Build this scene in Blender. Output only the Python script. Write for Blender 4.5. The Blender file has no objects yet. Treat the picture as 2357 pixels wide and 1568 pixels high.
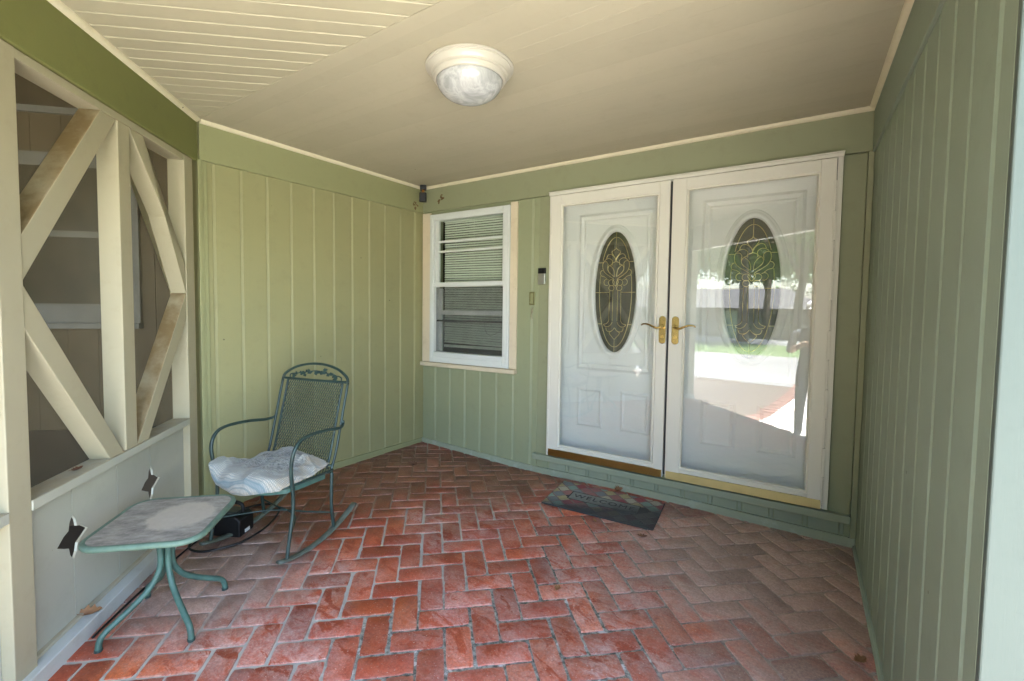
import bpy, bmesh, math, random
from mathutils import Vector, Matrix, noise
random.seed(7)
scene = bpy.context.scene
COL = scene.collection
PI = math.pi
R2 = math.sqrt(0.5)

# ------------------------------------------------------------------ camera
CAM = Vector((3.078, -3.176, 1.366))
cd = bpy.data.cameras.new('camera'); cam = bpy.data.objects.new('camera', cd); COL.objects.link(cam)
cd.sensor_width = 36.0; cd.lens = 1027.13 / 2357.0 * 36.0
cd.shift_x = (1178.5 - 1152.69) / 2357.0
cd.shift_y = -(784.0 - 741.61) / 2357.0
cd.clip_start = 0.02; cd.clip_end = 2000.0
yaw, pitch, roll = math.radians(34.141), math.radians(-2.704), math.radians(0.681)
_f = Vector((-math.sin(yaw) * math.cos(pitch), math.cos(yaw) * math.cos(pitch), math.sin(pitch)))
_r = Vector((math.cos(yaw), math.sin(yaw), 0)); _u = _r.cross(_f)
_r2 = _r * math.cos(roll) + _u * math.sin(roll); _u2 = -_r * math.sin(roll) + _u * math.cos(roll)
_m = Matrix((_r2, _u2, -_f)).transposed().to_4x4(); _m.translation = CAM
cam.matrix_world = _m
scene.camera = cam
def project(p):
    v = Vector(p) - CAM; z = v.dot(_f)
    return (1152.69 + 1027.13 * v.dot(_r2) / z, 741.61 - 1027.13 * v.dot(_u2) / z, z)   # 2357 x 1568 frame

# ------------------------------------------------------------------ world, sun, exposure
SUN = Vector((0.205, 0.150, 1.0)).normalized()          # direction towards the sun
w = bpy.data.worlds.new('World'); scene.world = w; w.use_nodes = True
nt = w.node_tree; bg = nt.nodes['Background']
sky = nt.nodes.new('ShaderNodeTexSky'); sky.sky_type = 'NISHITA'; sky.sun_disc = False
sky.sun_elevation = math.asin(SUN.z); sky.sun_rotation = math.atan2(SUN.x, SUN.y)
sky.air_density = 1.0; sky.dust_density = 2.0; sky.ozone_density = 1.0
nt.links.new(sky.outputs[0], bg.inputs[0]); bg.inputs[1].default_value = 0.15
sl = bpy.data.lights.new('sun', 'SUN'); sl.energy = 5.0; sl.angle = math.radians(0.5); sl.color = (1.0, 0.965, 0.91)
so = bpy.data.objects.new('sun', sl); COL.objects.link(so)
so.rotation_euler = SUN.to_track_quat('Z', 'Y').to_euler(); so.location = (3, -3, 20)
vs = scene.view_settings
vs.view_transform = 'Standard'; vs.look = 'None'; vs.gamma = 1.0; vs.use_curve_mapping = False; vs.exposure = 3.88
cy = scene.cycles
cy.use_denoising = True; cy.denoiser = 'OPENIMAGEDENOISE'
cy.max_bounces = 10; cy.diffuse_bounces = 6; cy.glossy_bounces = 4; cy.transparent_max_bounces = 16
cy.caustics_reflective = False; cy.caustics_refractive = False

# ------------------------------------------------------------------ key dimensions (metres)
W, L, H = 3.3675, 1.9457, 2.44           # porch width, depth of left wall, ceiling height
FRZ = 2.20                                # underside of the frieze boards
GZ = -0.35                                # garden level outside
def bpt(s, off, z): return Vector((R2 * s + R2 * off, -L - R2 * s + R2 * off, z))   # point on the screen wall
def lerp(a, b, t): return a + (b - a) * t
def interp(x, tab):
    if x <= tab[0][0]: return tab[0][1]
    for (x0, y0), (x1, y1) in zip(tab, tab[1:]):
        if x <= x1: return lerp(y0, y1, (x - x0) / (x1 - x0))
    return tab[-1][1]
FX = [(0, -.026), (.6, -.036), (1.1, -.043), (1.4, -.036), (1.9, -.016), (2.4, -.006), (3.4, -.005)]
def floor_z(x, y):                        # the slab has settled along the door wall
    return interp(x, FX) * max(0.0, 1 + y / 1.0)
def settle(v):                            # the doorway and window have tilted with it
    x, y, z = v
    d = -.032 + .0285 * (x - 1.4)
    return Vector((x, y, z + d * (1 - z / 2.2)))

# ------------------------------------------------------------------ mesh helpers
class MB:
    def __init__(s): s.v = []; s.f = []
    def add(s, vs_, fs): b = len(s.v); s.v += [Vector(p) for p in vs_]; s.f += [tuple(b + i for i in f) for f in fs]; return s
    def box(s, x0, x1, y0, y1, z0, z1):
        return s.add([(x0, y0, z0), (x1, y0, z0), (x1, y1, z0), (x0, y1, z0), (x0, y0, z1), (x1, y0, z1), (x1, y1, z1), (x0, y1, z1)],
                     [(0, 3, 2, 1), (4, 5, 6, 7), (0, 1, 5, 4), (1, 2, 6, 5), (2, 3, 7, 6), (3, 0, 4, 7)])
    def prism(s, poly, fn, d0, d1):       # 2D outline extruded from depth d0 to d1 through fn(a, b, d)
        n = len(poly)
        return s.add([fn(a, b, d0) for a, b in poly] + [fn(a, b, d1) for a, b in poly],
                     [tuple(range(n))[::-1], tuple(range(n, 2 * n))] + [(i, (i + 1) % n, n + (i + 1) % n, n + i) for i in range(n)])
    def sbox(s, s0, s1, o0, o1, z0, z1):  # box in screen-wall coordinates
        P = [bpt(a, b, c) for c in (z0, z1) for a, b in ((s0, o0), (s1, o0), (s1, o1), (s0, o1))]
        return s.add(P, [(0, 3, 2, 1), (4, 5, 6, 7), (0, 1, 5, 4), (1, 2, 6, 5), (2, 3, 7, 6), (3, 0, 4, 7)])
    def tube(s, pts, r, n=8, closed=False, flat=1.0):
        pts = [Vector(p) for p in pts]; m = len(pts); rings = []
        rad = r if isinstance(r, (list, tuple)) else [r] * m
        up = None
        for i in range(m):
            a = pts[i - 1] if (i > 0 or closed) else pts[i]
            b = pts[(i + 1) % m] if (i < m - 1 or closed) else pts[i]
            t = (b - a).normalized()
            if up is None:
                up = Vector((0, 0, 1)) if abs(t.z) < .9 else Vector((1, 0, 0))
            nx = up - t * up.dot(t)
            nx = nx.normalized() if nx.length > 1e-6 else t.orthogonal().normalized()
            ny = t.cross(nx); up = nx
            rings.append([pts[i] + (nx * math.cos(k * 2 * PI / n) * flat + ny * math.sin(k * 2 * PI / n)) * rad[i] for k in range(n)])
        vv = [p for q in rings for p in q]; ff = []
        for i in range(m if closed else m - 1):
            j = (i + 1) % m
            ff += [(i * n + k, i * n + (k + 1) % n, j * n + (k + 1) % n, j * n + k) for k in range(n)]
        if not closed: ff += [tuple(range(n))[::-1], tuple(range((m - 1) * n, m * n))]
        return s.add(vv, ff)
    def lathe(s, prof, n=32, c=(0, 0, 0)):
        c = Vector(c); m = len(prof)
        vv = [c + Vector((r * math.cos(k * 2 * PI / n), r * math.sin(k * 2 * PI / n), z)) for r, z in prof for k in range(n)]
        ff = [(i * n + k, i * n + (k + 1) % n, (i + 1) * n + (k + 1) % n, (i + 1) * n + k) for i in range(m - 1) for k in range(n)]
        ff += [tuple(range(n))[::-1], tuple(range((m - 1) * n, m * n))]
        return s.add(vv, ff)
    def map(s, fn): s.v = [Vector(fn(p)) for p in s.v]; return s
    def build(s, name, mat, parent=None, smooth=False, bevel=0.0, warp=None, seg=2, auto=None):
        vv = [warp(p) for p in s.v] if warp else s.v
        me = bpy.data.meshes.new(name); me.from_pydata([tuple(p) for p in vv], [], s.f); me.update()
        bm = bmesh.new(); bm.from_mesh(me); bmesh.ops.recalc_face_normals(bm, faces=bm.faces); bm.to_mesh(me); bm.free()
        if smooth:
            me.polygons.foreach_set('use_smooth', [True] * len(me.polygons))
            if auto: me.set_sharp_from_angle(angle=math.radians(auto))
        o = bpy.data.objects.new(name, me); COL.objects.link(o)
        if mat is not None: me.materials.append(mat)
        if bevel:
            b = o.modifiers.new('bevel', 'BEVEL'); b.width = bevel; b.segments = seg; b.limit_method = 'ANGLE'; b.angle_limit = math.radians(40)
        if parent: attach(o, parent)
        return o
def attach(o, parent):
    o.parent = parent
    o.matrix_parent_inverse = parent.matrix_basis.inverted()
def tag(o, label=None, cat=None, group=None, kind=None):
    if label: o['label'] = label
    if cat: o['category'] = cat
    if group: o['group'] = group
    if kind or label: o['kind'] = kind or 'thing'
    return o
def thing(name, loc, label, cat, group=None, rz=0.0):
    o = bpy.data.objects.new(name, None); COL.objects.link(o); o.empty_display_size = .05
    o.matrix_basis = Matrix.Translation(Vector(loc)) @ Matrix.Rotation(rz, 4, 'Z')
    return tag(o, label, cat, group)
def smooth_path(pts, n=6):                # Catmull-Rom
    pts = [Vector(p) for p in pts]; out = []
    for i in range(len(pts) - 1):
        p0 = pts[max(i - 1, 0)]; p1 = pts[i]; p2 = pts[i + 1]; p3 = pts[min(i + 2, len(pts) - 1)]
        for k in range(n):
            t = k / n
            out.append(.5 * ((2 * p1) + (p2 - p0) * t + (2 * p0 - 5 * p1 + 4 * p2 - p3) * t * t + (3 * p1 - p0 - 3 * p2 + p3) * t ** 3))
    out.append(pts[-1]); return out
def clip_poly(poly, region):              # clip a polygon to a convex counter-clockwise region
    out = list(poly)
    for i in range(len(region)):
        a, b = region[i], region[(i + 1) % len(region)]; inp, out = out, []
        if not inp: break
        side = lambda p: (b[0] - a[0]) * (p[1] - a[1]) - (b[1] - a[1]) * (p[0] - a[0])
        for j in range(len(inp)):
            p, q = inp[j - 1], inp[j]; sp, sq = side(p), side(q)
            if (sp >= 0) != (sq >= 0):
                t = sp / (sp - sq); out.append((p[0] + (q[0] - p[0]) * t, p[1] + (q[1] - p[1]) * t))
            if sq >= 0: out.append(q)
    return out

# ------------------------------------------------------------------ materials
MATS = {}
class N:
    def __init__(s, name):
        s.m = bpy.data.materials.new(name); s.m.use_nodes = True; s.t = s.m.node_tree; s.b = s.t.nodes['Principled BSDF']; MATS[name] = s.m
    def n(s, typ, **kw):
        x = s.t.nodes.new('ShaderNode' + typ)
        for k, v in kw.items(): setattr(x, k, v)
        return x
    def l(s, a, b): s.t.links.new(a, b)
    def coord(s, kind='Object', scale=(1, 1, 1)):
        tc = s.n('TexCoord'); mp = s.n('Mapping'); mp.inputs['Scale'].default_value = scale
        s.l(tc.outputs[kind], mp.inputs[0]); return mp.outputs[0]
    def pos(s, scale=(1, 1, 1)):
        g = s.n('NewGeometry'); mp = s.n('Mapping'); mp.inputs['Scale'].default_value = scale
        s.l(g.outputs['Position'], mp.inputs[0]); return mp.outputs[0]
    def noise(s, vec, scale, detail=4, rough=.55, dist=0.0):
        x = s.n('TexNoise'); x.inputs['Scale'].default_value = scale; x.inputs['Detail'].default_value = detail
        x.inputs['Roughness'].default_value = rough; x.inputs['Distortion'].default_value = dist
        s.l(vec, x.inputs['Vector']); return x.outputs[0]
    def ramp(s, fac, stops):
        r = s.n('ValToRGB'); e = r.color_ramp.elements
        while len(e) > 2: e.remove(e[-1])
        for i, (p, c) in enumerate(stops):
            el = e[i] if i < 2 else e.new(p)
            el.position = p; el.color = (c, c, c, 1) if not isinstance(c, (tuple, list)) else (*c, 1)
        s.l(fac, r.inputs[0]); return r.outputs[0]
    def mix(s, fac, a, b, mode='MIX'):
        x = s.n('Mix', data_type='RGBA', blend_type=mode)
        for i, v in ((0, fac), (6, a), (7, b)):
            if hasattr(v, 'links'): s.l(v, x.inputs[i])
            elif i == 0: x.inputs[0].default_value = v
            else: x.inputs[i].default_value = (*v, 1)
        return x.outputs[2]
    def math(s, op, a, b=None, clamp=False):
        x = s.n('Math', operation=op, use_clamp=clamp)
        for i, v in ((0, a), (1, b)):
            if v is None: continue
            if hasattr(v, 'links'): s.l(v, x.inputs[i])
            else: x.inputs[i].default_value = v
        return x.outputs[0]
    def bump(s, h, strength=.3, dist=.002):
        b = s.n('Bump'); b.inputs['Strength'].default_value = strength; b.inputs['Distance'].default_value = dist
        s.l(h, b.inputs['Height']); s.l(b.outputs[0], s.b.inputs['Normal'])
    def base(s, c):
        if hasattr(c, 'links'): s.l(c, s.b.inputs['Base Color'])
        else: s.b.inputs['Base Color'].default_value = (*c, 1)
    def set(s, **kw):
        for k, v in kw.items():
            i = s.b.inputs[k]
            if hasattr(v, 'links'): s.l(v, i)
            else: i.default_value = v
        return s

def paint(name, col, rough=.45, var=.10, grain=(6, 6, 1), dirt=None, dirt_amt=.35, bump=.25, tint=None, settled=None):
    """brushed house paint: tone wanders a little, brush grain runs along the boards, dirt has collected in patches"""
    m = N(name); p = m.pos()
    c1 = tuple(x * (1 - var) for x in col); c2 = tuple(min(1, x * (1 + var)) for x in col)
    f = m.ramp(m.noise(p, 1.7, 5, .6), [(.3, 0), (.7, 1)])
    c = m.mix(f, c1, c2)
    if tint: c = m.mix(m.ramp(m.noise(m.pos(), 3.3, 3, .5), [(.45, 0), (.75, .6)]), c, tint)
    oi = m.n('ObjectInfo'); rv = m.math('MULTIPLY_ADD', oi.outputs['Random'], .06); m.t.nodes[-1].inputs[2].default_value = .97
    hsv = m.n('HueSaturation'); m.l(c, hsv.inputs['Color']); m.l(rv, hsv.inputs['Value']); c = hsv.outputs[0]
    if dirt:
        d = m.ramp(m.noise(m.pos(), 9, 8, .72), [(.53, 0), (.72, dirt_amt)])
        sp = m.ramp(m.noise(m.pos(), 55, 3, .6), [(.70, 0), (.76, dirt_amt)])
        c = m.mix(m.math('MAXIMUM', d, sp), c, dirt)
    vo = m.n('TexVoronoi'); vo.inputs['Scale'].default_value = 5.0; m.l(m.pos(), vo.inputs['Vector'])
    sc3 = m.n('SeparateColor'); m.l(vo.outputs['Color'], sc3.inputs[0])
    wv_ = m.math('ADD', vo.outputs['Distance'], m.math('MULTIPLY', m.noise(m.pos(), 130, 2), .03))
    speck = m.math('MULTIPLY', m.math('LESS_THAN', wv_, .042), m.math('GREATER_THAN', sc3.outputs[0], .80))
    c = m.mix(m.math('MULTIPLY', speck, .75), c, (.07, .05, .025))
    if settled:   # grime that has settled on the upward faces
        gn = m.n('NewGeometry'); sz = m.n('SeparateXYZ'); m.l(gn.outputs['True Normal'], sz.inputs[0])
        up = m.math('MULTIPLY', m.ramp(sz.outputs[2], [(.22, 0), (.45, .9)]), m.ramp(m.noise(m.pos(), 7, 6, .65), [(.3, .35), (.6, 1)]))
        c = m.mix(up, c, settled)
    m.base(c)
    g = m.noise(m.pos(tuple(40 * k for k in grain)), 1.0, 4, .6)
    m.bump(g, bump, .0012)
    m.set(Roughness=m.math('MULTIPLY_ADD', m.noise(m.pos(), 12, 3), .2)); m.t.nodes[-2].inputs[2].default_value = rough - .1
    return m.m

def plain(name, col, rough=.5, metal=0.0, var=.08, scale=14, bump=.1, coat=0.0):
    m = N(name); p = m.coord('Object')
    c1 = tuple(x * (1 - var) for x in col); c2 = tuple(min(1, x * (1 + var)) for x in col)
    n_ = m.noise(p, scale, 5, .6)
    m.base(m.mix(m.ramp(n_, [(.3, 0), (.7, 1)]), c1, c2))
    m.set(Roughness=rough, Metallic=metal)
    if coat: m.set(**{'Coat Weight': coat, 'Coat Roughness': .1})
    if bump: m.bump(m.noise(p, scale * 6, 3), bump, .001)
    return m.m

SAGE = (.292, .282, .140)
m_sage = paint('sage_green_paint', SAGE, .40, .03, (9, 9, .6), (.15, .13, .06), .16)
m_sage_h = paint('sage_green_paint_trim', (.275, .280, .140), .43, .03, (1, 1, 8), (.15, .13, .07), .18)
m_dsage = paint('sage_green_door_wall_paint', (.285, .308, .185), .40, .03, (9, 9, .6), (.15, .13, .07), .16)  # sage paint cooled; some bluish daylight put into the colour
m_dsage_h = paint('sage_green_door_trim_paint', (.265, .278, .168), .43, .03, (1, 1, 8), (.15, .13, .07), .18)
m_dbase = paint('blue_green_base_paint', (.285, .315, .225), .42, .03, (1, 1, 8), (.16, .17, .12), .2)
m_olive = paint('olive_green_beam_paint', (.185, .190, .060), .5, .06, (1, 1, 8), (.10, .09, .04), .2)
m_rwall = paint('cool_light_wall_paint', (.258, .308, .230), .24, .03, (9, 9, .6), (.13, .14, .09), .16)  # cooler, lighter copy of the sage; bluish daylight put into the colour
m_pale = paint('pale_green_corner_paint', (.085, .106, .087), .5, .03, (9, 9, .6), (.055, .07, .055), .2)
m_cream = paint('cream_timber_paint', (.40, .36, .245), .42, .03, (6, 6, .8), (.22, .17, .09), .16, settled=(.16, .10, .035))
m_creamw = paint('white_cream_timber_paint', (.43, .43, .355), .42, .03, (6, 6, .8), (.24, .20, .12), .15, settled=(.34, .29, .19))
m_plate = paint('white_sill_paint', (.52, .54, .50), .45, .04, (3, 3, 3), (.25, .22, .16), .25)
m_ceil = paint('ceiling_beige_paint', (.425, .390, .278), .5, .04, (.5, 8, 8), (.26, .21, .14), .14)
m_ceil2 = paint('ceiling_cream_paint', (.430, .395, .275), .45, .04, (3, 3, 8), (.28, .23, .14), .12)
m_crown = paint('cream_moulding_paint', (.68, .62, .44), .4, .04, (2, 2, 2), (.25, .2, .1), .2)
m_vinyl = paint('white_vinyl', (.66, .69, .67), .3, .02, (2, 2, 2), (.3, .28, .2), .1, .03)
m_storm = paint('almond_door_enamel', (.69, .67, .59), .28, .015, (2, 2, 2), (.4, .34, .22), .07, .02)
m_entry = paint('white_entry_door_paint', (.83, .84, .81), .3, .01, (6, 6, .6), (.5, .5, .42), .05, .02)
m_wtrim = paint('almond_window_trim_paint', (.66, .57, .42), .45, .05, (6, 6, .8), (.3, .22, .12), .25)
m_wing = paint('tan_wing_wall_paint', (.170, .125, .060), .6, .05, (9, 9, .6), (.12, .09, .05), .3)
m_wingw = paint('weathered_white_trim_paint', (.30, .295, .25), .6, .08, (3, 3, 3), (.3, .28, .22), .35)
m_hwhite = paint('white_header_paint', (.72, .72, .68), .4, .03, (2, 2, 2), (.4, .38, .3), .1)
m_dark = plain('dark_interior', (.02, .02, .018), .9, bump=0)
m_brass = plain('polished_brass', (.42, .30, .11), .24, 1.0, .1, 30, .05)
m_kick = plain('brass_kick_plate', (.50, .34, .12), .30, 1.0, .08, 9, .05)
m_kick2 = plain('bright_reflection_kick_plate', (.60, .48, .21), .42, .35, .06, 9, .05)  # paler copy of the kick brass; bright outdoor reflection put into its colour
m_came = plain('brass_caming', (.72, .60, .30), .30, 1.0, .06, 20, 0)
m_black = plain('black_plastic', (.0035, .0035, .004), .5, 0, .2, 20, .1)
m_silver = plain('satin_nickel', (.55, .55, .53), .35, .9, .05, 30, 0)
m_blind = plain('white_blind_slat', (.84, .85, .80), .45, 0, .03, 6, 0)
m_lampring = plain('cream_lamp_enamel', (.46, .44, .365), .3, 0, .02, 8, 0)
m_rubber_shade = plain('rubber_and_gap_shade', (.03, .03, .03), .8, 0, .1, 20, .1)  # serves rubber parts, and dark strips painted as gap and sash shade
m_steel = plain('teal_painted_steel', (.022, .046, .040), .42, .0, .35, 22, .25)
m_rock = plain('worn_grey_green_steel', (.10, .118, .092), .5, .0, .3, 16, .25)
m_rim = plain('pale_green_table_rim', (.115, .185, .140), .5, .0, .25, 16, .25)
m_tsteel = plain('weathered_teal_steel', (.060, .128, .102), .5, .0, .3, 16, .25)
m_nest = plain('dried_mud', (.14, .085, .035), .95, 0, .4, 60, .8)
m_bellrim = plain('tarnished_green_brass', (.17, .16, .06), .5, .2, .2, 30, .2)
m_thread = plain('aged_bronze', (.36, .33, .22), .4, .6, .2, 30, .2)

def glass(name, r0=.045, tintc=(1, 1, 1), rough=.0, wob=0.0):
    m = N(name); t = m.t; t.nodes.remove(m.b)
    lw = m.n('LayerWeight'); lw.inputs['Blend'].default_value = .5
    f = m.math('MULTIPLY_ADD', m.math('POWER', lw.outputs['Facing'], 5.0), 1 - r0); t.nodes[-1].inputs[2].default_value = r0
    fm = t.nodes[-1]
    tr = m.n('BsdfTransparent'); tr.inputs[0].default_value = (*tintc, 1)
    gl = m.n('BsdfGlossy'); gl.inputs['Roughness'].default_value = rough
    if wob:
        b = m.n('Bump'); b.inputs['Strength'].default_value = wob; b.inputs['Distance'].default_value = .001
        m.l(m.noise(m.pos(), 4.0, 2), b.inputs['Height']); m.l(b.outputs[0], gl.inputs['Normal'])
    mx = m.n('MixShader'); m.l(f, mx.inputs[0]); m.l(tr.outputs[0], mx.inputs[1]); m.l(gl.outputs[0], mx.inputs[2])
    m.l(mx.outputs[0], t.nodes['Material Output'].inputs['Surface']); return m.m
m_glass = glass('storm_door_glass', .088, (.985, .995, .99), 0.0, .0)
m_wglass = glass('window_glass', .045, (.9, .93, .9))
def mesh_cloth(name, dens, col):          # insect screen: threads far finer than a pixel
    m = N(name); t = m.t
    tr = m.n('BsdfTransparent'); mx = m.n('MixShader')
    p = m.pos(); d = m.math('MULTIPLY_ADD', m.noise(p, 7, 5, .6), .16); t.nodes[-1].inputs[2].default_value = dens - .08
    m.base(m.mix(m.noise(m.pos(), 5, 5), col, tuple(k * .7 for k in col))); m.set(Roughness=.7)
    m.l(d, mx.inputs[0]); m.l(tr.outputs[0], mx.inputs[1]); m.l(m.b.outputs[0], mx.inputs[2])
    m.l(mx.outputs[0], t.nodes['Material Output'].inputs['Surface']); return m.m
m_screen = mesh_cloth('insect_screen', .40, (.10, .085, .055))
m_wscreen = mesh_cloth('window_insect_screen', .26, (.12, .12, .11))

def oval_glass():
    m = N('dark_textured_oval_glass'); p = m.coord('Object')
    n1 = m.noise(p, 90, 4, .6); n2 = m.noise(p, 6, 3)
    m.base(m.mix(n2, (.055, .060, .044), (.12, .118, .088)))
    m.set(Roughness=.12, **{'Specular IOR Level': .5}); m.bump(n1, .35, .0012); return m.m
m_oval = oval_glass()
def alabaster():
    m = N('alabaster_glass'); p = m.coord('Object')
    n0 = m.noise(p, 5.5, 6, .6, 3.2); f = m.ramp(n0, [(.36, 0), (.5, .55), (.57, 1), (.7, .25)])
    m.base(m.mix(f, (.29, .305, .295), (.46, .47, .46))); m.set(Roughness=.22); m.set(**{'Coat Weight': .4}); return m.m
m_alab = alabaster()

def corner_film(m, spots_, amp=.78, gain=1.0):
    """ragged dust and soil in the corners, with shade and haze put into their colour"""
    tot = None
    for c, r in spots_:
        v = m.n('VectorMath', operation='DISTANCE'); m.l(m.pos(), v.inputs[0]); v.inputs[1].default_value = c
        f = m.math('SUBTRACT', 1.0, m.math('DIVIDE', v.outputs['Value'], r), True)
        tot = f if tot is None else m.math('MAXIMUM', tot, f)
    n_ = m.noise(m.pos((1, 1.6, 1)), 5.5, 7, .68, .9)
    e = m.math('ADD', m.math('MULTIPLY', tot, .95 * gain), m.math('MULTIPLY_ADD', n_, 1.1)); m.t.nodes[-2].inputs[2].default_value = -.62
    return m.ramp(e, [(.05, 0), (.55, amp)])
DUST_HAZE = [((3.05, -.50, 0), 1.2), ((3.2, -1.5, 0), .7), ((.75, -2.2, 0), .6)]  # grey dust, with the pale floor haze put into its colour
SOIL_SHADE = [((.2, -.9, 0), 1.25), ((1.0, -.2, 0), 1.0), ((.4, -1.8, 0), .7)]  # brown soil, with the back corner's shade put into its colour
def film_mix(m, c):
    c = m.mix(corner_film(m, SOIL_SHADE, .80, 1.1), c, m.mix(m.noise(m.pos(), 16, 6, .7), (.13, .055, .025), (.30, .145, .080)))
    return m.mix(corner_film(m, DUST_HAZE, .80, 1.1), c, m.mix(m.noise(m.pos((1, 2.4, 1)), 18, 7, .75), (.24, .155, .12), (.56, .43, .355)))
def brick_mat():
    m = N('terracotta_brick'); oi = m.n('ObjectInfo'); p = m.pos()
    hue = m.ramp(oi.outputs['Random'], [(0, (.44, .082, .030)), (.3, (.50, .112, .036)), (.55, (.40, .066, .030)), (.8, (.53, .130, .040)), (1, (.44, .088, .038))])
    c = m.mix(m.ramp(m.noise(p, 1.7, 4), [(.40, 0), (.7, .75)]), hue, (.36, .062, .042))
    blot = m.ramp(m.noise(p, 11, 6, .68, .8), [(.54, 0), (.62, .55)])
    c = m.mix(blot, c, (.29, .048, .022))
    # pale lime bloom in swept patches, broken up by a finer scumble
    d1 = m.ramp(m.noise(p, 1.1, 4, .55, .3), [(.43, .02), (.60, .80)])
    d2 = m.ramp(m.noise(m.pos((1, 1.5, 1)), 13, 9, .78, 1.0), [(.38, .04), (.62, 1)])
    dust = m.math('MULTIPLY', d1, d2)
    c = m.mix(dust, c, (.58, .40, .345))
    at = m.n('Attribute'); at.attribute_name = 'loc'; sx = m.n('SeparateXYZ'); m.l(at.outputs['Vector'], sx.inputs[0])
    ex = m.math('SUBTRACT', .1068, m.math('ABSOLUTE', sx.outputs[0])); ey = m.math('SUBTRACT', .0512, m.math('ABSOLUTE', sx.outputs[1]))
    rim = m.math('ADD', m.math('MINIMUM', ex, ey), m.math('MULTIPLY_ADD', m.noise(m.pos(), 34, 6, .7), .034)); m.t.nodes[-2].inputs[2].default_value = -.0125
    c = m.mix(m.math('MULTIPLY', m.ramp(rim, [(.002, 1), (.012, 0)]), m.ramp(m.noise(m.pos(), 2.6, 3), [(.35, .12), (.65, .6)])), c, (.44, .33, .27))
    rub = m.ramp(m.noise(m.pos((1, 1.7, 1)), 5.2, 7, .70, 1.3), [(.545, 0), (.585, .9)])          # rubbed-clean dark red smears
    c = m.mix(rub, c, m.mix(m.noise(m.pos(), 40, 4), (.30, .045, .020), (.40, .080, .032)))
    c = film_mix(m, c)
    fine = m.noise(m.pos(), 85, 6, .8)
    hs = m.n('HueSaturation'); m.l(c, hs.inputs['Color']); m.l(m.ramp(fine, [(.30, .62), (.70, 1.34)]), hs.inputs['Value'])
    wn_ = m.n('TexWhiteNoise', noise_dimensions='1D'); m.l(oi.outputs['Random'], wn_.inputs['W']); hs2 = m.n('HueSaturation'); m.l(c, hs2.inputs['Color']); m.l(m.ramp(wn_.outputs['Value'], [(0, .72), (1, 1.14)]), hs2.inputs['Value']); m.l(hs2.outputs[0], hs.inputs['Color']); c = hs.outputs[0]
    sp = m.ramp(m.noise(m.pos(), 140, 2, .5), [(.66, 0), (.72, .6)])
    c = m.mix(sp, c, (.62, .52, .46))
    m.base(c); m.set(Roughness=m.ramp(m.noise(m.pos(), 9, 5), [(.3, .36), (.7, .66)]))
    h = m.math('ADD', m.noise(m.pos(), 45, 6, .7), m.math('MULTIPLY', m.noise(m.pos(), 8, 3), .8))
    m.bump(h, .45, .002); return m.m
m_brick = brick_mat()
def mortar_mat():
    m = N('cement_mortar'); p = m.pos()
    pale = m.mix(m.noise(p, 30, 6, .7), (.40, .385, .325), (.54, .52, .46))
    mossy = m.mix(m.ramp(m.noise(p, 42, 5, .7), [(.40, 0), (.60, 1)]), (.085, .083, .062), (.34, .33, .28))
    bits = m.ramp(m.noise(p, 15, 4, .7), [(.58, 0), (.64, .9)])
    mossy = m.mix(bits, mossy, (.55, .53, .50))
    sx = m.n('SeparateXYZ'); m.l(p, sx.inputs[0])          # joints paler on the left, mossy patina to the right
    side = m.math('ADD', m.math('MULTIPLY', sx.outputs[0], .55), m.math('MULTIPLY_ADD', m.noise(m.pos(), 1.3, 4), 1.2)); m.t.nodes[-2].inputs[2].default_value = -1.10
    c = m.mix(m.ramp(side, [(.28, 0), (.62, 1)]), pale, mossy)
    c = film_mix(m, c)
    m.base(c); m.set(Roughness=.92); m.bump(m.noise(m.pos(), 90, 5), .6, .002); return m.m
m_mortar = mortar_mat()
def concrete(name, a, b, sc=3):
    m = N(name); p = m.pos(); c = m.mix(m.noise(p, sc, 7, .65), a, b)
    c = m.mix(m.ramp(m.noise(m.pos(), .35, 4), [(.45, 0), (.7, .45)]), c, tuple(k * .7 for k in a))
    m.base(c); m.set(Roughness=.9); m.bump(m.noise(m.pos(), 60, 5), .4, .003); return m.m
m_conc = concrete('pale_concrete', (.50, .47, .42), (.64, .61, .56))
m_grass = concrete('lawn_grass', (.06, .10, .03), (.10, .15, .05), 9)
m_mulch = concrete('bark_mulch', (.055, .04, .03), (.15, .12, .095), 16)
m_road = concrete('pale_asphalt', (.15, .15, .15), (.22, .22, .215), 5)
m_drive = concrete('pale_gravel_drive', (.11, .11, .105), (.27, .27, .26), 1.6)
m_step = concrete('porch_step_concrete', (.36, .34, .30), (.46, .44, .39), 6)
m_brz_shade = concrete('breezeway_shade', (.05, .035, .02), (.085, .06, .035), 8)  # darkened floor colour; the breezeway shade is put into it

def tabletop():
    m = N('stained_table_top'); p = m.coord('Object')
    # a pale round patch where a pot once stood, greyish grime around
    v = m.n('VectorMath', operation='DISTANCE'); m.l(m.coord('Object'), v.inputs[0]); v.inputs[1].default_value = (.055, .02, 0)
    wob = m.math('MULTIPLY_ADD', m.noise(p, 15, 7, .7), .11); r = m.math('ADD', v.outputs['Value'], wob); m.t.nodes[-2].inputs[2].default_value = -.055
    ring = m.ramp(r, [(.112, .9), (.135, 0)])
    grime = m.mix(m.ramp(m.noise(m.coord('Object', (1, 2.6, 1)), 9, 7, .7), [(.36, 0), (.66, 1)]), (.20, .185, .165), (.44, .41, .365))
    patch = m.mix(m.noise(p, 40, 5), (.47, .425, .355), (.60, .55, .465))
    dust = m.ramp(m.noise(m.coord('Object'), 60, 4), [(.55, 0), (.7, .35)])
    m.base(m.mix(dust, m.mix(ring, grime, patch), (.5, .47, .42))); m.set(Roughness=.7); m.bump(m.noise(p, 80, 4), .3, .001); return m.m
m_top = tabletop()

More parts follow.
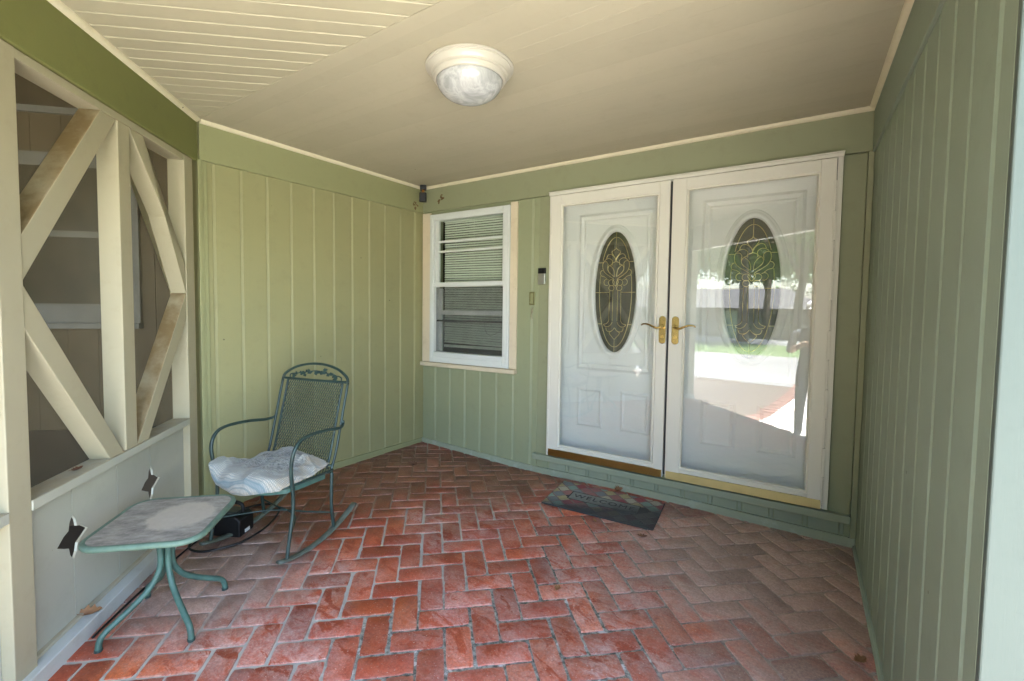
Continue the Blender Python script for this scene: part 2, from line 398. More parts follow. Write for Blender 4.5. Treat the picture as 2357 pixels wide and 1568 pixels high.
def cushion_mat():
    m = N('worn_checked_cotton'); p = m.coord('Object')
    base = m.mix(m.noise(p, 12, 5), (.38, .355, .31), (.60, .565, .50))
    def lines(axis, sc, w_):
        x = m.n('TexWave', wave_type='BANDS', bands_direction=axis); x.inputs['Scale'].default_value = sc; x.inputs['Distortion'].default_value = .1
        m.l(m.coord('Object'), x.inputs['Vector']); return m.ramp(x.outputs['Fac'], [(w_, 0), (w_ + .12, 1)])
    g = m.math('MAXIMUM', lines('X', 36, .66), lines('Y', 36, .66))
    base = m.mix(m.math('MULTIPLY', g, .70), base, (.15, .22, .235))
    # printed motif worn to grey smudges in the middle, tan stain at one end
    v = m.n('VectorMath', operation='LENGTH'); sv = m.n('Mapping'); m.l(m.coord('Object'), sv.inputs[0]); m.l(sv.outputs[0], v.inputs[0])
    sv.inputs['Scale'].default_value = (1, 1.5, 0)
    centre = m.ramp(v.outputs['Value'], [(.17, 1), (.27, 0)])
    sm = m.ramp(m.noise(m.coord('Object', (1, 2.0, .6)), 42, 8, .8, 1.2), [(.48, 0), (.57, 1)])
    base = m.mix(m.math('MULTIPLY', m.math('MULTIPLY', sm, centre), .95), base, (.075, .08, .085))
    grim = m.ramp(m.noise(m.coord('Object'), 9, 7, .7, .6), [(.46, 0), (.66, .55)]); base = m.mix(grim, base, (.22, .20, .17))
    sx = m.n('SeparateXYZ'); m.l(m.coord('Object'), sx.inputs[0])
    tan = m.math('MULTIPLY', m.ramp(sx.outputs[0], [(.13, 0), (.19, 1)]), m.ramp(m.noise(m.coord('Object'), 14, 5), [(.4, 0), (.6, .6)]))
    base = m.mix(tan, base, (.40, .31, .20))
    # the woven blue border near the front edge
    yo = m.math('ADD', sx.outputs[1], .5); st = m.ramp(yo, [(.256, 0), (.260, 1)]); st2 = m.ramp(yo, [(.270, 1), (.276, 0)])
    e = m.math('MULTIPLY', st, st2); base = m.mix(m.math('MULTIPLY', e, .6), base, (.13, .22, .26))
    m.base(base); m.set(Roughness=.95); m.set(**{'Sheen Weight': .3}); m.bump(m.math('ADD', g, m.noise(m.coord('Object'), 160, 3)), .35, .0015); return m.m
m_cush = cushion_mat()
def leaf_mat(name, a, b):
    m = N(name); p = m.pos(); oi = m.n('ObjectInfo')
    m.base(m.mix(m.noise(p, 40, 4), a, b)); m.set(Roughness=.7); return m.m
m_oak = leaf_mat('dry_oak_leaf', (.20, .085, .03), (.34, .17, .07))
m_oak2 = leaf_mat('dark_dry_leaf', (.07, .03, .015), (.16, .06, .025))
def foliage(name, a, b):
    m = N(name); m.base(m.mix(m.ramp(m.noise(m.pos(), 1.1, 4), [(.35, 0), (.65, 1)]), a, b)); m.set(Roughness=.6)
    m.set(**{'Subsurface Weight': 0.0}); return m.m
m_fol = foliage('tree_foliage', (.09, .16, .045), (.19, .28, .10))
m_bark = plain('tree_bark', (.10, .075, .05), .9, 0, .3, 5, .8)

# ================================================================== GROUND AND GARDEN
gm = MB(); xs = [-60 + 4 * i for i in range(31)]; ys = [-90 + 3 * i for i in range(42)]
def gz(x, y): return GZ - .02 - .9 * min(1, max(0, (-y - 23) / 10.0)) - .0 * x
gm.add([(x, y, gz(x, y)) for y in ys for x in xs], [(j * 31 + i, j * 31 + i + 1, (j + 1) * 31 + i + 1, (j + 1) * 31 + i) for j in range(41) for i in range(30)])
tag(gm.build('ground', m_grass), kind='structure')
MB().add([(-30, -13.2, GZ - .008), (30, -15.0, GZ - .008), (30, -8.4, GZ - .008), (3.3, -7.9, GZ - .008), (-30, -11.2, GZ - .008)],
         [(0, 1, 2, 3, 4)]).build('driveway', m_drive)['kind'] = 'structure'
MB().add([(-60, -21.4, GZ - .008), (60, -22.4, GZ - .008), (60, -19.4, GZ - .008), (-60, -18.4, GZ - .008)],
         [(0, 1, 2, 3)]).build('road', m_road)['kind'] = 'structure'
EDGE = smooth_path([(.9, -5.0, 0), (1.35, -4.62, 0), (1.83, -4.36, 0), (2.27, -4.16, 0), (2.58, -4.62, 0), (2.80, -5.85, 0), (2.98, -7.1, 0), (3.1, -8.3, 0)], 12)
wk = [(p.x, p.y) for p in EDGE]
MB().add([(x, y, GZ - .004) for x, y in wk] + [(8.0, -8.6, GZ - .004), (8.0, -2.05, GZ - .004), (3.5, -2.05, GZ - .004), (1.7, -3.8, GZ - .004), (.7, -4.7, GZ - .004)],
         [tuple(range(len(wk) + 5))]).build('walkway', m_conc)['kind'] = 'structure'
bedp = [(p.x, p.y, GZ - .010) for p in EDGE] + [(3.0, -8.9, GZ - .010), (-3, -9.8, GZ - .010), (-5, -8.2, GZ - .010), (-1.6, -4.6, GZ - .010)]
MB().add(bedp, [tuple(range(len(bedp)))]).build('mulch_bed', m_mulch)['kind'] = 'structure'
# curved edging of laid bricks round the planting bed
be = thing('brick_edging', (2.3, -4.2, GZ), 'curved edging of pale red bricks round the mulch bed, reflected in the door glass', 'edging')
m_ebrick = plain('weathered_edging_brick', (.24, .13, .105), .85, 0, .2, 6, .5)
acc = 0.0; last = EDGE[0]
for i in range(1, len(EDGE)):
    seg_ = EDGE[i] - EDGE[i - 1]; acc += seg_.length
    if acc > .118:
        acc = 0; t = seg_.normalized(); n_ = Vector((-t.y, t.x, 0)); c = EDGE[i] + n_ * (-.02)
        b = MB(); P = []
        for z in (GZ - .03, GZ + .022 + random.uniform(-.004, .004)):
            for a_, b_ in ((-.05, -.1), (.05, -.1), (.05, .1), (-.05, .1)): P.append(c + t * a_ + n_ * b_ + Vector((0, 0, z)))
        b.add(P, [(0, 3, 2, 1), (4, 5, 6, 7), (0, 1, 5, 4), (1, 2, 6, 5), (2, 3, 7, 6), (3, 0, 4, 7)]).build('brick', m_ebrick, be, bevel=.006)
# step down from the porch slab to the walk
MB().prism([(5.62, 0), (5.62 + .55, 0)], lambda a, b, d: (0, 0, 0), 0, 1) if False else None
def diag(t, c, z): return Vector(((c + t) / 2, (t - c) / 2, z))           # x - y = c, x + y = t
st = MB(); P = []
for z in (GZ - .02, -.19):
    for t, c in ((-1.9, 5.5), (1.32, 5.5), (1.32, 5.98), (-1.9, 5.98)): P.append(diag(t, c, z))
st.add(P, [(0, 3, 2, 1), (4, 5, 6, 7), (0, 1, 5, 4), (1, 2, 6, 5), (2, 3, 7, 6), (3, 0, 4, 7)])
tag(st.build('porch_step', m_step, bevel=.012), 'concrete step in front of the brick porch, below the camera', 'step')

# ================================================================== PORCH FLOOR
fp = MB(); FPOLY = [(-.1, .1), (-.1, -1.90), (1.66, -3.80), (1.78, -3.86), (3.5, -2.12), (3.5, .1)]
gx = [i * .2 - .1 for i in range(19)]; gy = [.1 - .2 * i for i in range(11)]
top = MB()
top.add([(x, y, floor_z(x, y) - .0048) for y in gy for x in gx], [(j * 19 + i, j * 19 + i + 1, (j + 1) * 19 + i + 1, (j + 1) * 19 + i) for j in range(10) for i in range(18)])
top.add([(-.1, -1.9, -.0048), (-.05, -1.95, -.0048), (1.74, -3.80, -.0048), (3.5, -2.06, -.0048), (3.5, -1.9, -.0048)], [(0, 1, 2, 3, 4)])
top.add([diag(-2.06, 5.56, -.0048), diag(1.44, 5.56, -.0048), diag(1.44, 5.56, GZ - .02), diag(-2.06, 5.56, GZ - .02)], [(0, 1, 2, 3)])
floor_o = tag(top.build('porch_floor', m_mortar), kind='structure')
BA = math.radians(42.5); bu = Vector((math.cos(BA), math.sin(BA), 0)); bv = Vector((-math.sin(BA), math.cos(BA), 0)); A_ = .111
def brick_mesh(ll, ww, seed):
    """a paver with a slightly wandering, chipped outline; 'loc' keeps its own coordinates for the material"""
    rnd = random.Random(seed); per = []; nx_, ny_ = 9, 5
    hx, hy = ll / 2 + rnd.uniform(-.0025, .0015), ww / 2 + rnd.uniform(-.002, .0012)
    for k in range(nx_): per.append((-hx + 2 * hx * k / nx_, -hy))
    for k in range(ny_): per.append((hx, -hy + 2 * hy * k / ny_))
    for k in range(nx_): per.append((hx - 2 * hx * k / nx_, hy))
    for k in range(ny_): per.append((-hx, hy - 2 * hy * k / ny_))
    corner = {0, nx_, nx_ + ny_, 2 * nx_ + ny_}; out = []
    for k, (a, b_) in enumerate(per):
        sh = rnd.uniform(.0, .0022) + (rnd.uniform(.001, .0045) if k in corner else 0) + (rnd.uniform(.002, .006) if rnd.random() < .06 else 0)
        out.append((a * (1 - sh / hx), b_ * (1 - sh / hy)))
    n = len(out); rings = [(1.0, -.02), (1.0, -.0022), (.0006, -.0007), (.0020, 0.0)]
    vv = []
    for q, (e, z) in enumerate(rings):
        for a, b_ in out:
            k = 1 if q < 2 else 0; ee = 0 if q < 2 else e
            vv.append((a - math.copysign(min(ee, abs(a)), a), b_ - math.copysign(min(ee, abs(b_)), b_), z + (rnd.uniform(-.0003, .0002) if q == 3 else 0)))
    ff = [(r_ * n + k, r_ * n + (k + 1) % n, (r_ + 1) * n + (k + 1) % n, (r_ + 1) * n + k) for r_ in range(3) for k in range(n)] + [tuple(range(3 * n, 4 * n))]
    me = bpy.data.meshes.new('brick'); me.from_pydata(vv, [], ff); me.update(); me.materials.append(m_brick)
    at_ = me.attributes.new('loc', 'FLOAT_VECTOR', 'POINT')
    for k, v in enumerate(vv): at_.data[k].vector = v
    me.polygons.foreach_set('use_smooth', [True] * len(me.polygons)); me.set_sharp_from_angle(angle=math.radians(28)); return me
BM = [brick_mesh(2 * A_ - .0085, A_ - .0085, k) for k in range(14)]
inside = lambda x, y, e=0: x > -.08 - e and y < .08 + e and x < W + .08 and x + y > -L - .05 - e and x - y < 5.50
spots = []
for i in range(-40, 60):
    for j in range(-60, 60):
        k = (i - j) % 4
        if k > 1: continue
        u0 = .001 + A_ * i; v0 = -2.4914 - A_ / 2 + A_ * j
        c = bu * (u0 + (A_ / 2 if k else 0)) + bv * (v0 + (0 if k else A_ / 2))
        if inside(c.x, c.y):
            px, py, z = project((c.x, c.y, 0)); vis = z > .2 and -60 < px < 2417 and py < 1640
            spots.append((0 if vis else 1, (c - CAM).length, c, k))
spots.sort(key=lambda q: (q[0], q[1]))
rest = MB(); rest_loc = []
for n_, (vis, d, c, k) in enumerate(spots):
    me = random.choice(BM); ang = BA + (0 if k else PI / 2) + random.gauss(0, .006) + (PI if random.random() < .5 else 0)
    z = floor_z(c.x, c.y) + random.gauss(0, .0008)
    gxx = (floor_z(c.x + .08, c.y) - floor_z(c.x - .08, c.y)) / .16; gyy = (floor_z(c.x, c.y + .08) - floor_z(c.x, c.y - .08)) / .16
    lay = Vector((0, 0, 1)).rotation_difference(Vector((-gxx, -gyy, 1)).normalized()).to_matrix().to_4x4()
    mt = Matrix.Translation((c.x + random.gauss(0, .0012), c.y + random.gauss(0, .0012), z)) @ lay @ Matrix.Rotation(ang, 4, 'Z') @ Matrix.Rotation(random.gauss(0, .004), 4, 'X') @ Matrix.Rotation(random.gauss(0, .003), 4, 'Y')
    if n_ < 300:
        o = bpy.data.objects.new('brick', me); COL.objects.link(o); o.parent = floor_o; o.matrix_basis = mt
    else:
        rest.add([mt @ v.co for v in me.vertices], [tuple(p.vertices) for p in me.polygons]); rest_loc += [tuple(v.co) for v in me.vertices]
if rest.v:
    ro_ = tag(rest.build('brick_paving', m_brick, floor_o), kind='stuff'); at_ = ro_.data.attributes.new('loc', 'FLOAT_VECTOR', 'POINT')
    for k, v in enumerate(rest_loc): at_.data[k].vector = v

# ================================================================== WALLS
def quarter(mb, p0, p1, inward, r=.022):           # quarter-round moulding below the ceiling
    p0, p1, inward = Vector(p0), Vector(p1), Vector(inward); prof = [(0, 0)] + [(r * math.sin(a * PI / 10), -r * math.cos(a * PI / 10)) for a in range(6)]
    n = len(prof); mb.add([p + inward * a + Vector((0, 0, b)) for p in (p0, p1) for a, b in prof], [tuple(range(n)), tuple(range(n, 2 * n))[::-1]] + [(i, (i + 1) % n, n + (i + 1) % n, n + i) for i in range(n)])
    return mb
def vboard(a0, a1, z0, z1, fn, lo=.003, hi=.003, dep=.0105, face=0.0):
    '''upright board; lo/hi are the chamfer widths on its low and high edge, fn(a, depth, z) places it'''
    pr_ = [(a0, dep), (a0, min(lo * .6, dep) if lo < .006 else dep * .9), (a0 + lo, face), (a1 - hi, face), (a1, min(hi * .6, dep) if hi < .006 else dep * .9), (a1, dep)]
    return MB().prism(pr_, lambda a, d, z: fn(a, d, z), z0, z1)
LW = lambda a, d, z: (-d, a, z)
DW = lambda a, d, z: (a, d, z)
RW = lambda a, d, z: (W + d, a, z)
# left wall, behind the rocking chair
wl = thing('porch_wall', (0, -1, 0), 'olive green vertical board wall behind the rocking chair', 'wall')
MB().box(-.16, -.011, -L + .01, .16, -.1, 2.6).build('backing', m_sage, wl)
ys_ = [-1.861, -1.696, -1.525, -1.351, -1.172, -1.0, -.828, -.654, -.481, -.300, -.121, .03]
for i in range(len(ys_) - 1):
    vboard(ys_[i] + .004, ys_[i + 1], -.05, FRZ, LW, .015, .0025, face=random.uniform(-.0008, .0008)).build('board', m_sage, wl)
MB().box(-.0105, .001, -1.935, -1.861, -.02, FRZ).build('board', m_sage, wl, bevel=.003)
MB().box(-.0105, .012, -1.932, -.0035, FRZ + .001, H).build('frieze_board', m_sage_h, wl, bevel=.002)
MB().prism([(-1.93, -.01), (-.002, -.05), (-.002, .012), (-1.0, .055), (-1.93, .058)], lambda a, b, d: (d, a, b), -.005, .013).build('base_trim', m_sage_h, wl, bevel=.003)
cm = MB()
for a, b, p in ((-1.950, -1.930, .030), (-1.929, -1.917, .022), (-1.916, -1.893, .016)): cm.box(-.01, p, a, b, 0, FRZ - .002)
cm.build('corner_trim', m_sage_h, wl, bevel=.003)
quarter(MB(), (.012, -1.93, H), (.012, -.02, H), (1, 0, 0)).build('crown_moulding', m_crown, wl, smooth=True, auto=40)

# door wall
DX0, DX1, DZ0, DZ1 = 1.402, 3.232, .168, 2.212
wd = thing('porch_wall', (1.7, 0, 0), 'sage green front wall around the double door and window', 'wall')
b = MB()
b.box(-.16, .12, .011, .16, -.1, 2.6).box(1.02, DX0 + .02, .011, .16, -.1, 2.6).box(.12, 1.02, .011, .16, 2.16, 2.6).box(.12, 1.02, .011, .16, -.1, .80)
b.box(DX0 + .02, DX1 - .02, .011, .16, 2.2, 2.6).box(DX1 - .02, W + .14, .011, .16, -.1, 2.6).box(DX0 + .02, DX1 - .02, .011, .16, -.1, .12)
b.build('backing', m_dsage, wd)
gx_ = [.012, .181, .363, .541, .715, .892, 1.066]
for i in range(len(gx_) - 1):
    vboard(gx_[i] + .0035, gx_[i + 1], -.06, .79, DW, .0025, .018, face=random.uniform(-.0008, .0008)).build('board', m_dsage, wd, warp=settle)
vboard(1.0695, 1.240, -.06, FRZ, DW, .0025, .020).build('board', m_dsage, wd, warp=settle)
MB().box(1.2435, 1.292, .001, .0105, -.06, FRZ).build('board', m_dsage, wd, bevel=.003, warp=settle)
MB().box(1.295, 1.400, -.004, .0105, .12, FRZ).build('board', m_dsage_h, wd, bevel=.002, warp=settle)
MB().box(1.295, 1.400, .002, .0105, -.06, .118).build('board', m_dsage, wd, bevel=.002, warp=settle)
x = 1.412
while x < 3.30:
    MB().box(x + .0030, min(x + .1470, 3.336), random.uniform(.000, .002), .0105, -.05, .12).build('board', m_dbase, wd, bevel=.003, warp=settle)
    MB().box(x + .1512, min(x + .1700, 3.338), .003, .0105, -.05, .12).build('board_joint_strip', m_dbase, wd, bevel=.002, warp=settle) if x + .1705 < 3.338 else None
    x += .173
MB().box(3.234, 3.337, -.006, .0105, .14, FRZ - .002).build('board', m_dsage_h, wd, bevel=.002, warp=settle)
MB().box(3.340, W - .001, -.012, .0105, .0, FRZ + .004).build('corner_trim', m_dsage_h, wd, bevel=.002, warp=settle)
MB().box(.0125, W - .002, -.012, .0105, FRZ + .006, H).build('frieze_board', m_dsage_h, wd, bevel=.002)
# sill ledge below the doors, then the thin skirting
MB().box(1.278, 3.338, -.044, .004, .112, .158).build('sill_ledge', m_dbase, wd, bevel=.004, warp=settle)
n_ = 24; bt = MB(); xs_ = [lerp(.014, W - .004, i / n_) for i in range(n_ + 1)]
TT = [(0, .014), (1.25, .006), (1.9, .030), (2.4, .042), (3.4, .048)]
for i in range(n_):
    xa, xb = xs_[i], xs_[i + 1] - .0001
    P = [(xx, yy, zz) for zz_ in (0, 1) for (xx, yy) in ((xa, -.016), (xb, -.016), (xb, .002), (xa, .002)) for zz in ((interp(xx, FX) - .01) if zz_ == 0 else interp(xx, TT),)]
    bt.add(P, [(0, 3, 2, 1), (4, 5, 6, 7), (0, 1, 5, 4), (2, 3, 7, 6)])
m_skirt = paint('flaking_skirting_paint', (.30, .33, .24), .6, .08, (1, 1, 8), (.50, .52, .48), .45)
bt.build('base_trim', m_skirt, wd)
quarter(MB(), (.02, -.012, H), (W - .002, -.012, H), (0, -1, 0)).build('crown_moulding', m_crown, wd, smooth=True, auto=40)

# right wall
wr = thing('porch_wall', (W, -1, 0), 'grey green board wall running from the doors to a pale corner board', 'wall')
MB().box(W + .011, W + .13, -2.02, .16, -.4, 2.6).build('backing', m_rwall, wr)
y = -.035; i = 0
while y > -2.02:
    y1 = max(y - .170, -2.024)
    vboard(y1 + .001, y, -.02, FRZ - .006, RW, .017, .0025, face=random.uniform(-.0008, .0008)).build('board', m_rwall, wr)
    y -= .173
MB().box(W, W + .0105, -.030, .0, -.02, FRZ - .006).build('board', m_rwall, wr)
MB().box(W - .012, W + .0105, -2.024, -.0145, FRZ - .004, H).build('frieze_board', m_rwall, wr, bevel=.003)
MB().prism([(0, 0), (.016, 0), (.013, .010), (.006, .016), (0, .018)], lambda a, b_, d: (W - a, d, b_ - .001), -2.02, -.02).build('shoe_moulding', m_rwall, wr)
MB().box(W - .004, W + .17, -2.046, -2.026, -.3, 2.5).build('corner_board', m_pale, wr, bevel=.003)
quarter(MB(), (W - .012, -2.02, H), (W - .012, -.04, H), (-1, 0, 0)).build('crown_moulding', m_crown, wr, smooth=True, auto=40)

# house front to the right of the porch
hf = thing('house', (5.5, -1.9, GZ), 'pale green house front beyond the right end of the porch', 'house')
MB().box(W + .172, 8.0, -2.03, -1.85, GZ, 2.6).build('wall', m_pale, hf)

# roof over porch, house and breezeway
rf = MB(); RP = [(8.2, 4.0), (-4.5, 4.0), (-4.5, -.4), (-3.2, -.95), (.98, -5.15), (3.55, -2.6), (8.2, -2.6)]
rf.prism(RP, lambda a, b_, d: (a, b_, d), 2.60, 2.72)
ro = rf.build('roof', plain('roof_shingle', (.16, .14, .12), .9, 0, .2, 4, .5), hf)
MB().add([diag(-4.2, 6.15, 2.30), diag(.96, 6.15, 2.30), diag(.96, 6.18, 2.30), diag(-4.2, 6.18, 2.30), diag(-4.2, 6.15, 2.62), diag(.96, 6.15, 2.62), diag(.96, 6.18, 2.62), diag(-4.2, 6.18, 2.62)],
         [(0, 3, 2, 1), (4, 5, 6, 7), (0, 1, 5, 4), (1, 2, 6, 5), (2, 3, 7, 6), (3, 0, 4, 7)]).build('fascia', m_crown, ro)
hd = MB(); P = []
for z in (2.11, 2.445):
    for t, c in ((-1.97, 5.415), (1.30, 5.415), (1.30, 5.55), (-1.97, 5.55)): P.append(diag(t, c, z))
hd.add(P, [(0, 3, 2, 1), (4, 5, 6, 7), (0, 1, 5, 4), (1, 2, 6, 5), (2, 3, 7, 6), (3, 0, 4, 7)])
tag(hd.build('porch_header', m_hwhite, bevel=.004), 'white header beam across the open side of the porch, reflected in the right storm door', 'beam')

# ================================================================== CEILING
cz = MB(); cz.prism([(-.3, .2), (-.3, -2.0), (1.6, -3.9), (1.9, -3.9), (3.6, -2.2), (3.6, .2)], lambda a, b_, d: (a, b_, d), H + .010, H + .15)
ceil_o = tag(cz.build('porch_ceiling', m_ceil), kind='structure')
y = .0; SEAM = -1.932
while y > SEAM + .02:
    y1 = max(y - .0845, SEAM)
    MB().box(-.02, W + .01, y1 + .00035, y - .00035, H + random.uniform(-.0004, .0004), H + .009).build('ceiling_board', m_ceil, ceil_o)
    y -= .0845
CA = math.radians(42.0); cu = Vector((math.cos(CA), math.sin(CA), 0)); cv = Vector((-math.sin(CA), math.cos(CA), 0))
REG = [(-.05, SEAM - .0012), (-.05, -1.96), (1.74, -3.75), (W + .03, -2.05 - .02), (W + .03, SEAM - .0012)]
for k in range(-60, 10):
    v0 = k * .0825; v1 = v0 + .0765
    poly = [(cu * a + cv * b_)[:2] for a, b_ in ((-6, v0), (6, v0), (6, v1), (-6, v1))]
    pc = clip_poly(poly, REG)
    if len(pc) > 2: MB().prism(pc, lambda a, b_, d: (a, b_, d), H + random.uniform(-.0005, .0005), H + .009).build('ceiling_board', m_ceil2, ceil_o, bevel=.002, seg=1)

# ================================================================== TIMBER SCREEN WALL
ts = thing('timber_screen', tuple(bpt(1.2, 0, 0)), 'cream timber screen wall with diagonal braces forming diamonds', 'screen wall')
SB = .655; TB = 2.153
MB().sbox(.050, .145, -.088, 0, .0, 2.188).build('post', m_cream, ts, bevel=.003)
MB().sbox(1.25, 1.34, -.090, 0, .0, 2.188).build('post', m_cream, ts, bevel=.003)
MB().sbox(2.455, 2.55, -.090, 0, .0, 2.44).build('post', m_cream, ts, bevel=.003)
def star(seam, zc, side):                          # half of a four-pointed star, cut into a board edge
    return [(seam, zc + .090), (seam + side * .015, zc + .066), (seam + side * .021, zc + .036), (seam + side * .046, zc + .026), (seam + side * .080, zc - .002), (seam + side * .046, zc - .022), (seam + side * .022, zc - .034), (seam + side * .015, zc - .066), (seam, zc - .090)]
for bay in (0, 1):
    ds = 1.205 * bay; a0, a1 = .145 + ds, 1.25 + ds
    if bay: a0 = 1.34
    MB().sbox(a0, a1, -.089, -.002, TB, 2.187).build('top_rail', m_cream, ts, bevel=.002)
    MB().sbox(a0, a1, -.092, .003, SB - .038, SB).build('sill_rail', m_creamw, ts, bevel=.003)
    MB().sbox(.645 + ds, .730 + ds, -.088, -.001, SB, TB).build('mullion', m_cream, ts, bevel=.003)
    for poly in ([(.835, TB), (.731, TB), (a1 - ds, 1.410), (a1 - ds, 1.567)], [(a1 - ds, 1.408), (a1 - ds, 1.255), (.835, SB), (.742, SB)],
                 [(.644, TB), (.531, TB), (.146, 1.394), (.146, 1.546)], [(.146, 1.391), (.146, 1.240), (.549, SB), (.644, SB)]):
        MB().prism([(p + ds, q) for p, q in poly], lambda a, b_, d: bpt(a, d, b_), -.084, -.004).build('brace', m_cream, ts, bevel=.003)
    # lower panel boards with star cut-outs across two of the joints
    js = [a0, .480 + ds, .742 + ds, 1.015 + ds, a1]
    for i in range(4):
        e0, e1 = js[i] + .0015, js[i + 1] - .0015
        poly = [(e0, .05), (e1, .05)]
        if i in (0, 2): poly += star(e1, .402, -1)[::-1]
        poly += [(e1, SB - .039), (e0, SB - .039)]
        if i in (1, 3): poly += star(e0, .402, 1)
        MB().prism(poly, lambda a, b_, d: bpt(a, d, b_), -.045, -.036).build('panel_board', m_creamw, ts)
    MB().sbox(a0, a1, -.092, -.0895, SB, TB).build('insect_screen', m_screen, ts)
    MB().prism([(-.0355, .0605), (-.020, .0605), (-.024, .070), (-.0355, .075)], lambda a, b_, d: bpt(d, a, b_), a0, a1).build('bead', m_creamw, ts)
MB().sbox(.05, 2.55, -.091, .028, -.03, .060).build('bottom_plate', m_plate, ts, bevel=.004)
bmz = thing('ceiling_beam', tuple(bpt(1.2, 0, 2.19)), 'dark olive green beam above the cream timber screen', 'beam')
MB().sbox(.012, 2.56, -.10, .012, 2.190, H + .02).build('beam', m_olive, bmz, bevel=.003)
tr = bpt(.02, .012, H); tr2 = bpt(2.45, .012, H)
quarter(MB(), tr, tr2, (R2, R2, 0), .022).build('moulding', m_crown, bmz, smooth=True, auto=40)

# house wing seen through the screen
wg = thing('house_wing', tuple(bpt(-.05, -1.5, 0)), 'tan house wing with white window behind the insect screen', 'house')
def wgp(o, d, z): return bpt(-.06 + d, o, z)       # o runs back from the screen, d stands proud of the wing wall
def wbox(o0, o1, d0, d1, z0, z1):
    m = MB(); P = [wgp(o, d, z) for z in (z0, z1) for o, d in ((o0, d0), (o1, d0), (o1, d1), (o0, d1))]
    return m.add(P, [(0, 3, 2, 1), (4, 5, 6, 7), (0, 1, 5, 4), (1, 2, 6, 5), (2, 3, 7, 6), (3, 0, 4, 7)])
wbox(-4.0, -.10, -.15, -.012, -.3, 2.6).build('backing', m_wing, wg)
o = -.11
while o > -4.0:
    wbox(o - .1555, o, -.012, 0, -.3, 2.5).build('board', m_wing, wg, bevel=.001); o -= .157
wbox(-4.0, -.10, .0005, .014, -.3, .56).build('shade_sheet', m_brz_shade, wg)  # dark sheet added so the star cut-outs look shaded
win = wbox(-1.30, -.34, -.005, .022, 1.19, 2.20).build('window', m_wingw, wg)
wbox(-1.24, -.385, .0225, .026, 1.32, 2.12).build('pane', plain('dim_window_pane', (.10, .085, .05), .25, 0, .3, 6, 0), win)
wbox(-1.31, -.335, 0, .05, 1.172, 1.205).build('sill', m_wingw, win, bevel=.003)
wbox(-1.24, -.385, .024, .034, 1.712, 1.748).build('meeting_rail', m_wingw, win)
wbox(-1.24, -.385, .024, .036, 1.235, 1.318).build('bottom_rail', m_wingw, win)
MB().sbox(-.1, 2.6, -2.15, -2.0, -.3, 2.6).build('light_block_wall', m_wing, wg)  # unseen wall added to keep daylight out of the breezeway
wbox(-4.0, -.10, 0, .02, 2.425, 2.462).build('soffit_trim', m_wingw, wg)
MB().add([bpt(-.2, -.10, 2.463), bpt(3.0, -.10, 2.463), bpt(3.0, -3.5, 2.463), bpt(-.2, -3.5, 2.463)], [(0, 1, 2, 3)]).build('soffit', m_wing, wg)
MB().add([bpt(-.2, -.09, -.03), bpt(2.6, -.09, -.03), bpt(2.6, -3.5, -.03), bpt(-.2, -3.5, -.03)], [(0, 1, 2, 3)]).build('breezeway_floor', m_brz_shade)['kind'] = 'structure'

# ================================================================== DOORS
def rect_ring(mb, x0, x1, z0, z1, wdt, y0, y1):   # mitred rectangular moulding
    o_ = [(x0, z0), (x1, z0), (x1, z1), (x0, z1)]; i_ = [(x0 + wdt, z0 + wdt), (x1 - wdt, z0 + wdt), (x1 - wdt, z1 - wdt), (x0 + wdt, z1 - wdt)]
    vv = [(a, y0, b_) for a, b_ in o_] + [((a + c) / 2, y1, (b_ + d) / 2) for (a, b_), (c, d) in zip(o_, i_)] + [(a, y0, b_) for a, b_ in i_]
    ff = []
    for k in range(4):
        j = (k + 1) % 4; ff += [(k, j, 4 + j, 4 + k), (4 + k, 4 + j, 8 + j, 8 + k)]
    return mb.add(vv, ff)
df = thing('door_frame', (2.32, 0, .16), 'almond outer frame around both storm doors', 'door frame')
MB().box(DX0, DX0 + .017, -.036, .10, DZ0 - .004, DZ1 - .022).build('jamb', m_storm, df, bevel=.002, warp=settle)
MB().box(DX1 - .026, DX1, -.040, .10, DZ0 + .002, DZ1 - .022).build('jamb', m_storm, df, bevel=.002, warp=settle)
MB().box(DX0 - .004, DX1 + .002, -.044, .10, DZ1 - .022, DZ1).build('head', m_storm, df, bevel=.003, warp=settle)
MB().box(DX0 - .006, DX1 + .005, -.050, -.002, DZ1 + .0005, DZ1 + .007).build('drip_cap', m_storm, df, bevel=.002, warp=settle)
MB().box(DX0 + .018, DX1 - .027, -.02, .12, DZ0 - .010, DZ0 + .004).build('threshold', m_sage_h, df, bevel=.002, warp=settle)

